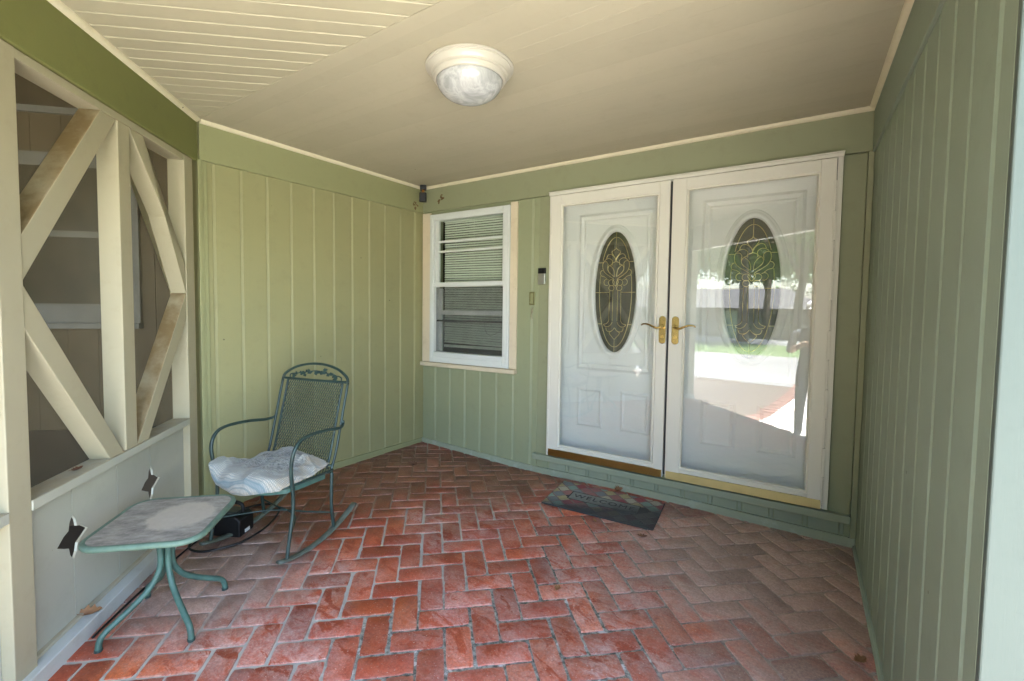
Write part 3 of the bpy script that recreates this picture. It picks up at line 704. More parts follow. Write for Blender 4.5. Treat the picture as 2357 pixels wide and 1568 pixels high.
def oval_pts(c, a, b_, n=64): return [(c[0] + a * math.cos(k * 2 * PI / n), c[1] + b_ * math.sin(k * 2 * PI / n)) for k in range(n)]
def oval_ring(mb, c, prof):                       # prof: list of (extra radius, y)
    n = 64; vv = []
    for e, yy in prof: vv += [(x_, yy, z_) for x_, z_ in oval_pts(c, .160 + e, .450 + e, n)]
    return mb.add(vv, [(i * n + k, i * n + (k + 1) % n, (i + 1) * n + (k + 1) % n, (i + 1) * n + k) for i in range(len(prof) - 1) for k in range(n)])
def came_lines():
    U = lambda p: ((p[0] - (490 - .033 * (p[1] - 115))) / 232.0, (795 - p[1]) / 680.0)
    half = [[(490, 290), (470, 312), (440, 330), (436, 350), (455, 380), (475, 410), (482, 445)], [(372, 412), (385, 378), (405, 365), (435, 370), (465, 400), (480, 440)],
            [(350, 435), (375, 415), (405, 410), (435, 430), (440, 455), (428, 480), (410, 487)], [(345, 440), (330, 470), (330, 520), (350, 565), (390, 600), (440, 635), (455, 650)],
            [(345, 445), (370, 445), (390, 470), (385, 510), (390, 550), (410, 580)], [(405, 488), (388, 520), (392, 550), (420, 585), (455, 615)],
            [(405, 488), (435, 510), (455, 545), (462, 590), (460, 620)], [(435, 490), (440, 465), (470, 450), (486, 448)],
            [(310, 605), (300, 570), (315, 545), (330, 540)], [(310, 605), (345, 615), (375, 640)],
            [(405, 775), (390, 1115)], [(442, 770), (430, 1120)], [(390, 1115), (375, 1140), (350, 1155), (330, 1158)],
            [(330, 1158), (345, 1180), (380, 1185), (410, 1165), (430, 1130)], [(355, 1195), (365, 1230), (395, 1240), (430, 1225), (452, 1195)],
            [(395, 1250), (400, 1270), (425, 1300), (448, 1328)], [(395, 1250), (420, 1235), (440, 1215), (452, 1198)], [(455, 650), (440, 680), (470, 725)]]
    for cx_, cy_, r_ in ((425, 685, 34), (425, 745, 30)):
        half.append([(cx_ + r_ * math.cos(t * PI / 7), cy_ + r_ * math.sin(t * PI / 7)) for t in range(15)])
    half.append([(372 + 32 * math.cos(t * PI / 8), 680 + 36 * math.sin(t * PI / 8)) for t in range(3, 15)])
    out = []
    for h_ in half:
        q = [U(p) for p in h_]
        if len(q) > 2: q = [tuple(v)[:2] for v in smooth_path([(a, b_, 0) for a, b_ in q], 3)]
        out += [q, [(-a, b_) for a, b_ in q]]
    for s_ in (1, -1):
        arc = [(s_ * .78 * math.sin(t), .91 * math.cos(t)) for t in [k * PI / 40 for k in range(41)]]
        out += [[p for p in arc if p[1] > .50], [p for p in arc if p[1] < .29]]
        out += [[(s_ * .86, .5), (s_ * .64, .5)], [(s_ * .995, 0), (s_ * .29, 0)], [(s_ * .84, -.53), (s_ * .61, -.53)]]
    out += [[(0, .99), (0, .74)], [(0, -.785), (0, -.99)]]
    return out
CAME = came_lines()
def entry_door(x0, x1, oc, panels, lab):
    d = thing('entry_door', ((x0 + x1) / 2, .10, .17), lab, 'door'); Y = .090
    n = 64; op = oval_pts(oc, .160, .450, n)
    # slab with an oval opening: outer rectangle stitched to the oval
    outer = []
    for a, b_ in op:
        dx, dz = a - oc[0], b_ - oc[1]; k = min(((x1 - oc[0]) if dx > 0 else (oc[0] - x0)) / max(abs(dx), 1e-6), ((2.19 - oc[1]) if dz > 0 else (oc[1] - .172)) / max(abs(dz), 1e-6))
        outer.append((oc[0] + dx * k, oc[1] + dz * k))
    mb = MB(); mb.add([(a, Y, b_) for a, b_ in outer] + [(a, Y, b_) for a, b_ in op] + [(a, Y + .04, b_) for a, b_ in op],
                      [(k, (k + 1) % n, n + (k + 1) % n, n + k) for k in range(n)] + [(n + k, n + (k + 1) % n, 2 * n + (k + 1) % n, 2 * n + k) for k in range(n)])
    corners = [(x0, .172), (x1, .172), (x1, 2.19), (x0, 2.19)]
    for cx_, cz_ in corners:                       # fill the four corner triangles
        ks = sorted(range(n), key=lambda k: (outer[k][0] - cx_) ** 2 + (outer[k][1] - cz_) ** 2)[:2]
        if abs(outer[ks[0]][0] - outer[ks[1]][0]) > 1e-4 and abs(outer[ks[0]][1] - outer[ks[1]][1]) > 1e-4:
            mb.add([(cx_, Y, cz_)] + [(outer[k][0], Y, outer[k][1]) for k in ks], [(0, 1, 2)])
    mb.build('slab', m_entry, d, warp=settle)
    MB().box(x0, x1, Y + .041, Y + .05, .172, 2.19).build('back', m_entry, d, warp=settle)
    for px in panels['big']: rect_ring(rect_ring(MB(), *px, .040, Y - .0005, Y - .010), px[0] + .045, px[1] - .045, px[2] + .045, px[3] - .045, .018, Y - .0005, Y - .004).build('panel_moulding', m_entry, d, warp=settle)
    for px in panels['small']:
        rect_ring(MB(), *px, .034, Y - .0005, Y - .009).build('panel_moulding', m_entry, d, warp=settle)
    oval_ring(MB(), oc, [(.052, Y), (.046, Y - .008), (.040, Y - .006), (.034, Y - .012), (.016, Y - .017), (.006, Y - .013), (-.001, Y), (-.001, Y + .015)]).build('oval_frame', m_entry, d, smooth=True, warp=settle)
    g = MB(); g.add([(a, Y + .012, b_) for a, b_ in op], [tuple(range(n))]); gl = g.build('oval_glass', m_oval, d, warp=settle)
    c = MB()
    for ln in CAME:
        c.tube([(oc[0] + a * .160, Y + .009, oc[1] + b_ * .450) for a, b_ in ln], .0024, 5)
    c.build('caming', m_came, gl, smooth=True, warp=settle)
    return d
entry_door(1.425, 2.318, (1.897, 1.447), dict(big=[(1.600, 2.188, .850, 2.045)], small=[(1.608, 1.822, .405, .715), (1.960, 2.180, .405, .715)]),
           'white panelled entry door with dark oval glass behind the left storm door')
entry_door(2.324, 3.203, (2.795, 1.462), dict(big=[(2.492, 3.070, .850, 2.055)], small=[(2.520, 2.735, .405, .715), (2.855, 3.068, .405, .715)]),
           'white panelled entry door with oval glass behind the right storm door')

def storm_door(x0, x1, g, lab, hinge_left, hx):
    d = thing('storm_door', ((x0 + x1) / 2, -.03, .17), lab, 'storm door'); y0, y1 = -.046, -.012
    gx0, gx1, gz0, gz1 = g; zb = DZ0 + .006; zt = DZ1 - .026
    f = MB()
    f.box(x0, gx0, y0, y1, zb, zt).box(gx1, x1, y0, y1, zb, zt).box(gx0, gx1, y0, y1, gz1, zt).box(gx0, gx1, y0, y1, zb + .05, gz0)
    f.build('frame', m_storm, d, bevel=.0025, warp=settle)
    rect_ring(MB(), gx0 - .002, gx1 + .002, gz0 - .002, gz1 + .002, .020, y0 + .003, y0 + .0145).build('glazing_bead', m_storm, d, warp=settle)
    gk = MB()
    for a0, a1, b0, b1 in ((gx0, gx1, gz0, gz0 + .004), (gx0, gx1, gz1 - .004, gz1), (gx0, gx0 + .004, gz0 + .004, gz1 - .004), (gx1 - .004, gx1, gz0 + .004, gz1 - .004)): gk.box(a0, a1, y0 + .010, y0 + .013, b0, b1)
    gk.build('gasket', m_rubber_shade, d, warp=settle)
    MB().box(gx0 - .003, gx1 + .003, y0 + .016, y0 + .020, gz0 - .003, gz1 + .003).build('glass', m_glass, d, warp=settle)
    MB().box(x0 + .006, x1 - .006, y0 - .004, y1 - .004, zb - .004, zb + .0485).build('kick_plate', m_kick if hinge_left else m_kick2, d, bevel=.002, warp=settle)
    # lever handle on a long brass plate
    s_ = -1 if hinge_left else 1
    z0, z1 = 1.088, 1.277
    n = 12; pl = [(hx + .0225 * math.cos(PI * k / n), z1 - .0225 + .0225 * math.sin(PI * k / n)) for k in range(n + 1)] + [(hx - .0225 * math.cos(PI * k / n), z0 + .0225 - .0225 * math.sin(PI * k / n)) for k in range(n + 1)]
    hp = MB().prism(pl, lambda a, b_, dd: (a, dd, b_), y0 - .009, y0 + .001).build('handle', m_brass, d, bevel=.0025)
    zc = 1.205
    lv = MB(); lv.tube([(hx, y0 - .004, zc), (hx, y0 - .020, zc), (hx, y0 - .040, zc)], [.017, .015, .013], 12)
    pth = smooth_path([(hx, y0 - .040, zc), (hx + s_ * .030, y0 - .046, zc - .008), (hx + s_ * .065, y0 - .047, zc + .006), (hx + s_ * .095, y0 - .046, zc + .016), (hx + s_ * .122, y0 - .043, zc + .014), (hx + s_ * .133, y0 - .040, zc + .006)], 5)
    lv.tube(pth, [lerp(.0105, .0055, i / (len(pth) - 1)) for i in range(len(pth))], 8, flat=.8); lv.build('lever', m_brass, hp, smooth=True, auto=60)
    MB().tube([(hx, y0 - .011, 1.135), (hx, y0 - .006, 1.135)], .011, 14).build('lock_cylinder', m_kick, hp)
    # long hinge leaf with interlocking knuckles along the outer edge
    xe = x0 + .0015 if hinge_left else x1 - .0015
    z = zb + .02
    for k in range(11):
        zz = z + .17
        MB().box(xe - .008, xe + .008, y0 - (.005 if k % 2 else .002), y0 + .001, z, min(zz, zt) - .003).build('hinge_leaf', m_storm, d, bevel=.0015, warp=settle); z = zz + (.0 if k % 2 else .0)
        if z > zt - .05: break
    return d
storm_door(1.420, 2.312, (1.508, 2.246, .252, 2.112), 'left storm door with clear full glass and shaded brass kick plate', True, 2.287)
storm_door(2.328, 3.204, (2.416, 3.132, .252, 2.118), 'right storm door with full glass mirroring the garden and bright kick plate', False, 2.371)
MB().box(2.3125, 2.3275, -.030, -.020, .19, 2.18).build('door_gap_shade', m_rubber_shade, df, warp=settle)  # dark strips here stand in for the shade in the door gaps
MB().box(1.4192, 1.4198, -.040, -.034, .19, 2.18).build('hinge_gap_shade', m_rubber_shade, df, warp=settle)
MB().box(3.2042, 3.2058, -.048, -.034, .19, 2.18).build('hinge_gap_shade', m_rubber_shade, df, warp=settle)
# small curved pull of the left entry door, seen through the glass
MB().tube(smooth_path([(2.205, .085, 1.045), (2.215, .055, 1.06), (2.245, .045, 1.066), (2.275, .055, 1.06), (2.285, .085, 1.043)], 5), .006, 8).build('pull', plain('dark_bronze', (.08, .07, .055), .35, .8), [o for o in bpy.data.objects if o.name.startswith('entry_door')][0], smooth=True)

# ================================================================== WINDOW
wn = thing('window', (.56, 0, .8), 'white double-hung window with closed blinds between almond trim boards', 'window')
ws = settle
MB().box(.014, .119, -.018, .0, .818, 2.192).build('side_trim', m_wtrim, wn, bevel=.003, warp=ws)
MB().box(1.024, 1.092, -.018, .0, .818, 2.192).build('side_trim', m_wtrim, wn, bevel=.003, warp=ws)
MB().box(.013, 1.096, -.048, .0, .780, .816).build('sill', m_wtrim, wn, bevel=.004, warp=ws)
f = MB(); f.box(.121, .172, -.030, .06, .820, 2.170).box(.960, 1.022, -.030, .06, .820, 2.170).box(.172, .960, -.030, .06, 2.112, 2.170).box(.172, .960, -.030, .06, .820, .915)
f.build('frame', m_vinyl, wn, bevel=.003, warp=ws)
f = MB(); f.box(.176, .956, -.036, -.028, 2.128, 2.158).box(.133, .160, -.036, -.028, .86, 2.14).box(.972, 1.004, -.036, -.028, .86, 2.14).box(.176, .956, -.036, -.028, .838, .872); f.build('frame_lip', m_vinyl, wn, bevel=.002, warp=ws)
us = MB(); us.box(.174, .214, -.012, .02, 1.52, 2.11).box(.940, .958, -.012, .02, 1.52, 2.11).box(.174, .958, -.022, .02, 1.512, 1.552).build('upper_sash', m_vinyl, wn, bevel=.002, warp=ws)
MB().box(.19, .958, .0, .022, 1.912, 1.932).build('muntin_bar', m_vinyl, wn, bevel=.002, warp=ws)
MB().box(.19, .958, -.002, .020, 1.822, 1.842).build('muntin_bar', m_vinyl, wn, bevel=.002, warp=ws)
MB().box(.212, .942, .004, .008, 1.55, 2.112).build('upper_pane', m_wglass, wn, warp=ws)
lsh = MB(); lsh.box(.186, .226, .024, .05, .92, 1.50).box(.944, .958, .024, .05, .92, 1.50).box(.19, .958, .020, .046, 1.258, 1.298).build('lower_sash', m_vinyl, wn, bevel=.002, warp=ws)
MB().box(.190, .958, .032, .036, .918, 1.508).build('lower_pane', m_wglass, wn, warp=ws)
MB().box(.176, .958, .002, .004, .918, 1.508).build('window_screen', m_wscreen, wn, warp=ws)
MB().box(.174, .958, .012, .04, 1.195, 1.21).build('sash_shadow_bar', m_rubber_shade, wn, warp=ws)
rm = MB(); rm.box(.10, 1.04, .158, .60, .75, 2.25); rm.f.pop(2); rm.build('room_recess', m_dark, wn)
bl = thing('window_blind', (.57, .085, 2.12), 'white horizontal slat blind hanging inside the window', 'blind')
slat = MB(); sp = [(-.0125, -.006), (-.006, .001), (0, .003), (.006, .001), (.0125, -.006)]
slat.add([(a, b_, c) for a in (-.36, .36) for b_, c in sp], [(i, i + 1, 6 + i, 5 + i) for i in range(4)])
sm = slat.build('slat', m_blind, None); sm.parent = bl; sm.matrix_parent_inverse = bl.matrix_basis.inverted()
z = 2.10; first = True
def place_slat(o_, z_):
    d = -.032 + .0285 * (.57 - 1.4)
    o_.matrix_basis = Matrix.Translation((.575, .085, z_ + d * (1 - z_ / 2.2))) @ Matrix.Rotation(math.radians(46) + random.gauss(0, .03), 4, 'X') @ Matrix.Rotation(.008 + random.gauss(0, .002), 4, 'Y')
while z > .99:
    o_ = sm if first else sm.copy()
    if not first: COL.objects.link(o_)
    first = False; place_slat(o_, z); z -= .0215
MB().box(.215, .935, .072, .098, .955, .978).build('bottom_rail', m_blind, bl, bevel=.002, warp=ws)
MB().box(.215, .935, .070, .100, 2.108, 2.14).build('head_rail', m_blind, bl, warp=ws)
for xx in (.36, .575, .79): MB().tube([(xx, .069, 2.11), (xx, .069, .97)], .0011, 5).build('ladder_cord', m_blind, bl, warp=ws)
MB().tube(smooth_path([(.70, .06, 1.20), (.72, .06, 1.12), (.77, .058, 1.085), (.85, .058, 1.11), (.93, .06, 1.19)], 5), .0015, 5).build('pull_cord', m_rubber_shade, bl, warp=ws)

# ================================================================== SMALL THINGS ON THE WALL
db = thing('video_doorbell', (1.334, 0, 1.57), 'black and silver video doorbell beside the left storm door', 'doorbell')
MB().box(1.298, 1.362, -.028, -.004, 1.600, 1.642).build('camera_housing', m_black, db, bevel=.004, warp=settle)
MB().box(1.298, 1.362, -.028, -.004, 1.515, 1.599).build('button_plate', m_silver, db, bevel=.004, warp=settle)
MB().tube([(1.326, -.026, 1.560), (1.326, -.032, 1.560)], .016, 20).build('button', m_silver, db, warp=settle)
MB().tube([(1.329, -.027, 1.622), (1.329, -.031, 1.622)], .006, 12).build('lens', m_black, db, warp=settle)
ob = thing('old_doorbell', (1.235, 0, 1.40), 'small painted-over doorbell plate on the green boards', 'doorbell')
MB().box(1.210, 1.262, -.010, .001, 1.348, 1.458).build('plate', m_sage_h, ob, bevel=.003, warp=settle)
rect_ring(MB(), 1.211, 1.258, 1.350, 1.455, .011, -.0095, -.018).build('plate_rim', m_bellrim, ob, warp=settle)
MB().tube([(1.228, -.009, 1.372), (1.228, -.016, 1.372)], .009, 14).build('push_button', m_sage_h, ob, warp=settle)
kh = thing('wall_hook', (1.238, 0, 1.29), 'tiny brass ornament hook below the old doorbell plate', 'hook')
k = MB(); k.lathe([(.002, 0), (.010, .006), (.013, .014), (.010, .022), (.004, .03)], 12).map(lambda p: (p.x + 1.238, p.z * -.6 - .001, p.y + 1.295)); k.build('boss', m_thread, kh, smooth=True, warp=settle)
MB().tube(smooth_path([(1.238, -.008, 1.326), (1.244, -.014, 1.31), (1.238, -.017, 1.285), (1.233, -.015, 1.262), (1.238, -.010, 1.245), (1.242, -.006, 1.232)], 5), [.006] * 8 + [.005] * 10 + [.003] * 8, 8).build('drop', m_thread, kh, smooth=True, warp=settle)
sc_ = thing('security_camera', (.085, -.085, H), 'small black security camera in the ceiling corner above the window', 'camera')
rot = Matrix.Translation((.085, -.085, 0)) @ Matrix.Rotation(math.radians(-45), 4, 'Z')
MB().box(-.040, .040, -.030, .030, 2.395, 2.437).map(lambda p: rot @ p).build('mount', m_black, sc_, bevel=.008)
MB().tube([rot @ Vector((.01, 0, 2.40)), rot @ Vector((.008, -.004, 2.36))], .012, 10).build('ball_joint', plain('amber_plastic', (.30, .13, .02), .5), sc_)
MB().box(-.038, .038, -.036, .030, 2.288, 2.370).map(lambda p: rot @ p).build('body', m_black, sc_, bevel=.010)
MB().tube([rot @ Vector((.004, -.034, 2.315)), rot @ Vector((.004, -.0375, 2.315))], .008, 14).build('lens', m_silver, sc_)
def mud(center, normal, n, spread, r, lab):
    o_ = MB(); rr = random.Random(n * 31 + int(center[0] * 100)); nrm = Vector(normal)
    t1 = nrm.orthogonal().normalized(); t2 = nrm.cross(t1)
    for k in range(n):
        c = Vector(center) + t1 * rr.gauss(0, spread) + t2 * rr.gauss(0, spread)
        a = rr.uniform(0, PI); e1 = t1 * math.cos(a) + t2 * math.sin(a); e2 = nrm.cross(e1); ra, rb, rh = r * rr.uniform(.4, 1.6), r * rr.uniform(.25, .6), r * .4
        vv = [c + nrm * rh] + [c + (e1 * ra * math.cos(q * PI / 3.5) + e2 * rb * math.sin(q * PI / 3.5)) * rr.uniform(.7, 1.2) for q in range(7)]
        o_.add(vv, [(0, q + 1, (q + 1) % 7 + 1) for q in range(7)])
    return tag(o_.build('mud_nest', m_nest), lab, 'nest')
mud((.242, -.0125, 2.322), (0, -1, 0), 9, .017, .017, 'cross-shaped brown mud nest remnant on the frieze above the window')
mud((.0125, -.10, 2.235), (1, 0, 0), 8, .024, .016, 'smeared brown mud nest remnant on the left wall below the security camera')

# ceiling lamp
LC = (1.762, -1.515, H)
lp = thing('ceiling_lamp', LC, 'round flush ceiling lamp with cream stepped ring and marbled glass bowl', 'lamp')
MB().lathe([(.197, 0), (.202, -.004), (.202, -.010), (.196, -.013), (.193, -.013), (.193, -.018), (.189, -.021), (.184, -.026), (.179, -.034), (.177, -.037), (.177, -.042), (.172, -.045), (.168, -.046), (.168, -.051), (.165, -.058), (.163, -.063), (.158, -.066), (.154, -.066), (.152, -.060)], 64, LC).build('ring', m_lampring, lp, smooth=True, auto=50)
pr = [(.153 * math.cos(t * PI / 2 / 14), -.060 - .096 * math.sin(t * PI / 2 / 14)) for t in range(14)] + [(.004, -.1565)]
MB().lathe(pr, 64, LC).build('glass_bowl', m_alab, lp, smooth=True)

# ================================================================== ROCKING CHAIR
CH_A = math.radians(16.0); CO = Vector((.645, -1.835, 0))
CM = Matrix.Translation(CO) @ Matrix.Rotation(CH_A, 4, 'Z')
ch = thing('rocking_chair', tuple(CO), 'green wrought iron rocking chair with mesh back and arched leaf top', 'chair')
T = lambda *p: CM @ Vector(p)
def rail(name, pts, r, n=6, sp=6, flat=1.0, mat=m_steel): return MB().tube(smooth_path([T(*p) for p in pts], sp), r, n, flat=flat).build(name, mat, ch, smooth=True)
for s_ in (-1, 1):
    X = s_ * .26
    rk = MB(); pts = [Vector((X, -.245 + .60 * i / 20, 0)) for i in range(21)]
    for p in pts: t = (p.y - .0) / .30; p.z = .013 + .058 * t * t
    rk.tube([T(*p) for p in pts], .021, 8, flat=.42); rk.build('rocker', m_rock, ch, smooth=True)
    rail('leg', [(X, -.195, .030), (X, -.172, .15), (X, -.150, .26), (X, -.148, .36), (X * 1.02, -.165, .47), (X * 1.06, -.165, .56), (X * 1.08, -.130, .620), (X * 1.08, -.06, .640), (X * 1.07, .08, .632), (X * 1.06, .20, .612), (X * .99, .255, .618), (X * .96, .262, .640)], .0095)
    rail('leg', [(X, .165, .035), (X * .99, .150, .15), (X * .97, .155, .26), (X * .95, .165, .36)], .0095)
    rail('back_post', [(X * .93, .160, .355), (X * .94, .205, .46), (X * .945, .262, .66), (X * .95, .318, .858)], .008)
    rail('back_post', [(X * .80, .170, .370), (X * .80, .207, .46), (X * .80, .264, .66), (X * .80, .320, .856)], .007)
    rail('brace_rod', [(X, -.170, .155), (X * .45, .02, .135), (0, .085, .130)], .005)
    rail('brace_rod', [(X, .158, .125), (X * .45, .11, .128), (0, .085, .130)], .005)
a_ = [(-.247, .318, .858), (-.232, .325, .888), (-.165, .337, .928), (-.08, .344, .950), (0, .346, .956), (.08, .344, .950), (.165, .337, .928), (.232, .325, .888), (.247, .318, .858)]
rail('top_arch', a_, .0085)
rail('top_rail', [(-.247, .318, .858), (0, .318, .856), (.247, .318, .858)], .008)
rail('bottom_rail', [(-.24, .175, .392), (0, .178, .388), (.24, .175, .392)], .007)
# leafy vine inside the arch
vine = rail('vine', [(-.195, .321, .862), (-.19, .324, .885), (-.13, .328, .893), (-.06, .333, .905), (0, .335, .912), (.06, .333, .905), (.13, .328, .893), (.19, .324, .885), (.195, .321, .862)], .004)
lf = MB(); lrnd = random.Random(5)
for k in range(26):
    t = lrnd.uniform(-1, 1); X = t * .17; zc = .905 - .022 * t * t * 1.3 + lrnd.gauss(0, .009); yy = .333 - .012 * abs(t); a = lrnd.uniform(0, PI * 2); l_ = lrnd.uniform(.018, .030) * (1.3 if abs(t) < .3 else 1)
    d1 = Vector((math.cos(a), .1, math.sin(a) * .75)); d2 = Vector((-math.sin(a), 0, math.cos(a))) * .42; c = Vector((X, yy, zc))
    P = [c - d1 * l_ * .6, c - d1 * l_ * .1 + d2 * l_, c + d1 * l_ * .7, c - d1 * l_ * .1 - d2 * l_]
    lf.add([T(*p) for p in P] + [T(*(p + Vector((0, .004, 0)))) for p in P], [(0, 1, 2, 3), (7, 6, 5, 4), (0, 4, 5, 1), (1, 5, 6, 2), (2, 6, 7, 3), (3, 7, 4, 0)])
lf.build('leaves', m_steel, vine)
# expanded-metal mesh of back and seat: two families of flat strands
def lattice(fn, w0, w1, h, pitch, slope, wd_, name):
    mb = MB(); n_ = int((w1 - w0 + h / slope) / pitch) + 2
    for fam in (1, -1):
        for k in range(-int(h / slope / pitch) - 2, n_ + 2):
            a0 = w0 + k * pitch
            p = [(a0, 0), (a0 + h / slope, h)] if fam == 1 else [(a0 + h / slope, 0), (a0, h)]
            (xa, ya), (xb, yb) = p; lo, hi = 0.0, 1.0
            dx = xb - xa
            ta, tb = sorted(((w0 - xa) / dx, (w1 - xa) / dx)); lo, hi = max(lo, ta), min(hi, tb)
            if hi - lo < .01: continue
            seg = [(lerp(xa, xb, lo + (hi - lo) * q / 6), lerp(ya, yb, lo + (hi - lo) * q / 6)) for q in range(7)]
            for (x0_, y0_), (x1_, y1_) in zip(seg, seg[1:]):
                q = [fn(x0_ - wd_, y0_, 0), fn(x0_ + wd_, y0_, .0012 * fam), fn(x1_ + wd_, y1_, .0012 * fam), fn(x1_ - wd_, y1_, 0)]
                mb.add([T(*v) for v in q], [(0, 1, 2, 3)])
    return mb.build(name, m_steel, ch)
def backfn(a, b_, d): t = b_ / .46; bow = .012 * math.sin(PI * t) * (1 - (a / .21) ** 2); return (a, .178 + .14 * t + bow + d, .395 + .462 * t)
def seatfn(a, b_, d): return (a, -.165 + b_, .398 - .02 * b_ / .34 - .012 * math.sin(PI * b_ / .34) + d)
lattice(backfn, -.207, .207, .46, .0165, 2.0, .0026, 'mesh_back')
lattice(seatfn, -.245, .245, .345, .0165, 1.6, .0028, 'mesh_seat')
# seat rim: bowed front edge with a shallow apron
fr = [(-.25, -.140, .398), (-.18, -.195, .392), (-.09, -.215, .386), (0, -.220, .384), (.09, -.215, .386), (.18, -.195, .392), (.25, -.140, .398)]
rail('seat_rim', [(-.25, .17, .37)] + fr + [(.25, .17, .37)], .0085)
ap = smooth_path([T(*p) for p in [(-.255, .10, .375)] + fr + [(.255, .10, .375)]], 5)
am = MB(); m_ = len(ap); am.add([p + Vector((0, 0, -.004)) for p in ap] + [p + Vector((0, 0, -.030)) for p in ap], [(i, i + 1, m_ + i + 1, m_ + i) for i in range(m_ - 1)])
am.build('seat_apron', m_tsteel, ch).modifiers.new('solid', 'SOLIDIFY').thickness = .003

# crumpled cushion on the seat
cu_n = 72; cb = MB(); vv = []; ff = []
def cush(u, v, top):
    e = 4.0; ru = (abs(u) ** e + abs(v) ** e) ** (1 / e) if (u or v) else 0
    wob = 1 + .05 * noise.noise(Vector((u * 1.9, v * 1.9, 5.1)))
    x_ = u * .262 * wob; y_ = v * .215 * wob - .020
    edge = max(0.0, 1 - ru ** 3.2)
    fold = 0.0
    for a, f, ph, am in ((.5, 4.2, .3, .016), (1.35, 5.6, 1.1, .012), (-.6, 7.4, 2.0, .008), (2.1, 10.0, .7, .005)):
        q = (u * math.cos(a) + v * math.sin(a)) * f + 1.6 * noise.noise(Vector((u * 1.7, v * 1.7, ph * 9))) + ph
        fold += am * (1 - abs(math.sin(q))) ** 1.6 * (.5 + noise.noise(Vector((u * 1.4 + ph, v * 1.4, 2.2))))
    nz = noise.noise(Vector((u * 2.1, v * 2.1, 3.3))) * .036 + fold * 1.7
    z_ = .404 + ((.048 * edge ** .5 + nz * (.30 + .70 * edge)) if top else -.006 * edge)
    if top: z_ = max(z_, .410)
    # the far front corner is turned up, the back edge humps against the chair back, the front lip hangs over the rim
    z_ += .12 * (max(0, -u - .62) / .38) ** 1.3 * min(1, max(0, -v + .15)) + .050 * max(0, v - .55) / .45 * max(0, .5 - abs(u + .25)) * 2.0
    drop = max(0.0, -v - .76) / .24
    z_ -= .046 * drop * drop * min(1.0, max(.15, (u + .95) / .35))
    y_ += .012 * drop + noise.noise(Vector((u * 4, 7.7, v))) * .010 - .034 * (1 - u * u) * max(0, -v)
    x_ += noise.noise(Vector((v * 4, 2.7, u))) * .010
    return (x_, y_, z_)
for top_ in (True, False):
    for j in range(cu_n + 1):
        for i in range(cu_n + 1):
            a, b_ = i / cu_n * 2 - 1, j / cu_n * 2 - 1
            u = a * math.sqrt(max(0, 1 - .22 * b_ * b_)); v = b_ * math.sqrt(max(0, 1 - .22 * a * a))
            p = list(cush(u, v, top_))
            if i in (0, cu_n) or j in (0, cu_n):
                q = cush(u, v, False); p[2] = (p[2] + q[2]) / 2 if top_ else (cush(u, v, True)[2] + q[2]) / 2
            vv.append(p)
K = cu_n + 1
for t_ in (0, 1):
    for j in range(cu_n):
        for i in range(cu_n):
            q = [t_ * K * K + j * K + i, t_ * K * K + j * K + i + 1, t_ * K * K + (j + 1) * K + i + 1, t_ * K * K + (j + 1) * K + i]; ff.append(tuple(q if t_ == 0 else q[::-1]))
co_ = MB().add(vv, ff).build('seat_cushion', m_cush, None, smooth=True)
bmx = bmesh.new(); bmx.from_mesh(co_.data); bmesh.ops.remove_doubles(bmx, verts=bmx.verts, dist=.0004); bmx.to_mesh(co_.data); bmx.free()
co_.matrix_basis = CM
tag(co_, 'crumpled stained white checked cushion on the rocking chair seat', 'cushion')

# ================================================================== SIDE TABLE
TC = Vector((.880, -2.440, 0)); TZ = .432
tb = thing('side_table', tuple(TC), 'small teal metal side table with a stained grey top', 'table')
def rsq(h_, r, n=7):
    out = []
    for k, (sx, sy) in enumerate(((1, 1), (-1, 1), (-1, -1), (1, -1))):
        for q in range(n + 1): a = k * PI / 2 + q * PI / 2 / n; out.append((sx * (h_ - r) + r * math.cos(a), sy * (h_ - r) + r * math.sin(a)))
    return out
TR = Matrix.Translation(TC) @ Matrix.Rotation(math.radians(44.5), 4, 'Z')
to = MB().prism(rsq(.203, .072), lambda a, b_, d: (a, b_, d), -.006, .0015).build('table_top', m_top, None, bevel=.001)
to.parent = tb; to.matrix_parent_inverse = tb.matrix_basis.inverted(); to.matrix_basis = TR @ Matrix.Translation((0, 0, TZ))
rimp = [TR @ Vector((a, b_, TZ - .008)) for a, b_ in rsq(.207, .078, 8)]
MB().tube(rimp, .0125, 8, closed=True, flat=1.0).build('rim', m_rim, tb, smooth=True)
for k in range(4):
    a = math.radians(-90 + 90 * k); dv = Vector((math.cos(a), math.sin(a), 0))
    P = smooth_path([TC + dv * r + Vector((0, 0, z)) for r, z in ((.040, TZ - .015), (.026, .34), (.020, .27), (.028, .215), (.062, .160), (.115, .118), (.168, .085), (.205, .062), (.222, .040), (.227, .010), (.227, .0))], 5)
    lg = MB().tube(P, .0115, 10).build('leg', m_tsteel, tb, smooth=True)
    MB().tube([TC + dv * .227 + Vector((0, 0, .010)), TC + dv * .227 + Vector((0, 0, .0005))], .0135, 10).build('foot_cap', m_steel, lg)
cr = MB()
for a in (45, 135): dv = Vector((math.cos(math.radians(a)), math.sin(math.radians(a)), 0)); cr.tube([TC - dv * .19 + Vector((0, 0, TZ - .014)), TC + dv * .19 + Vector((0, 0, TZ - .014 - .002 * (a > 90)))], .008, 6)
cr.build('cross_bar', m_tsteel, tb)

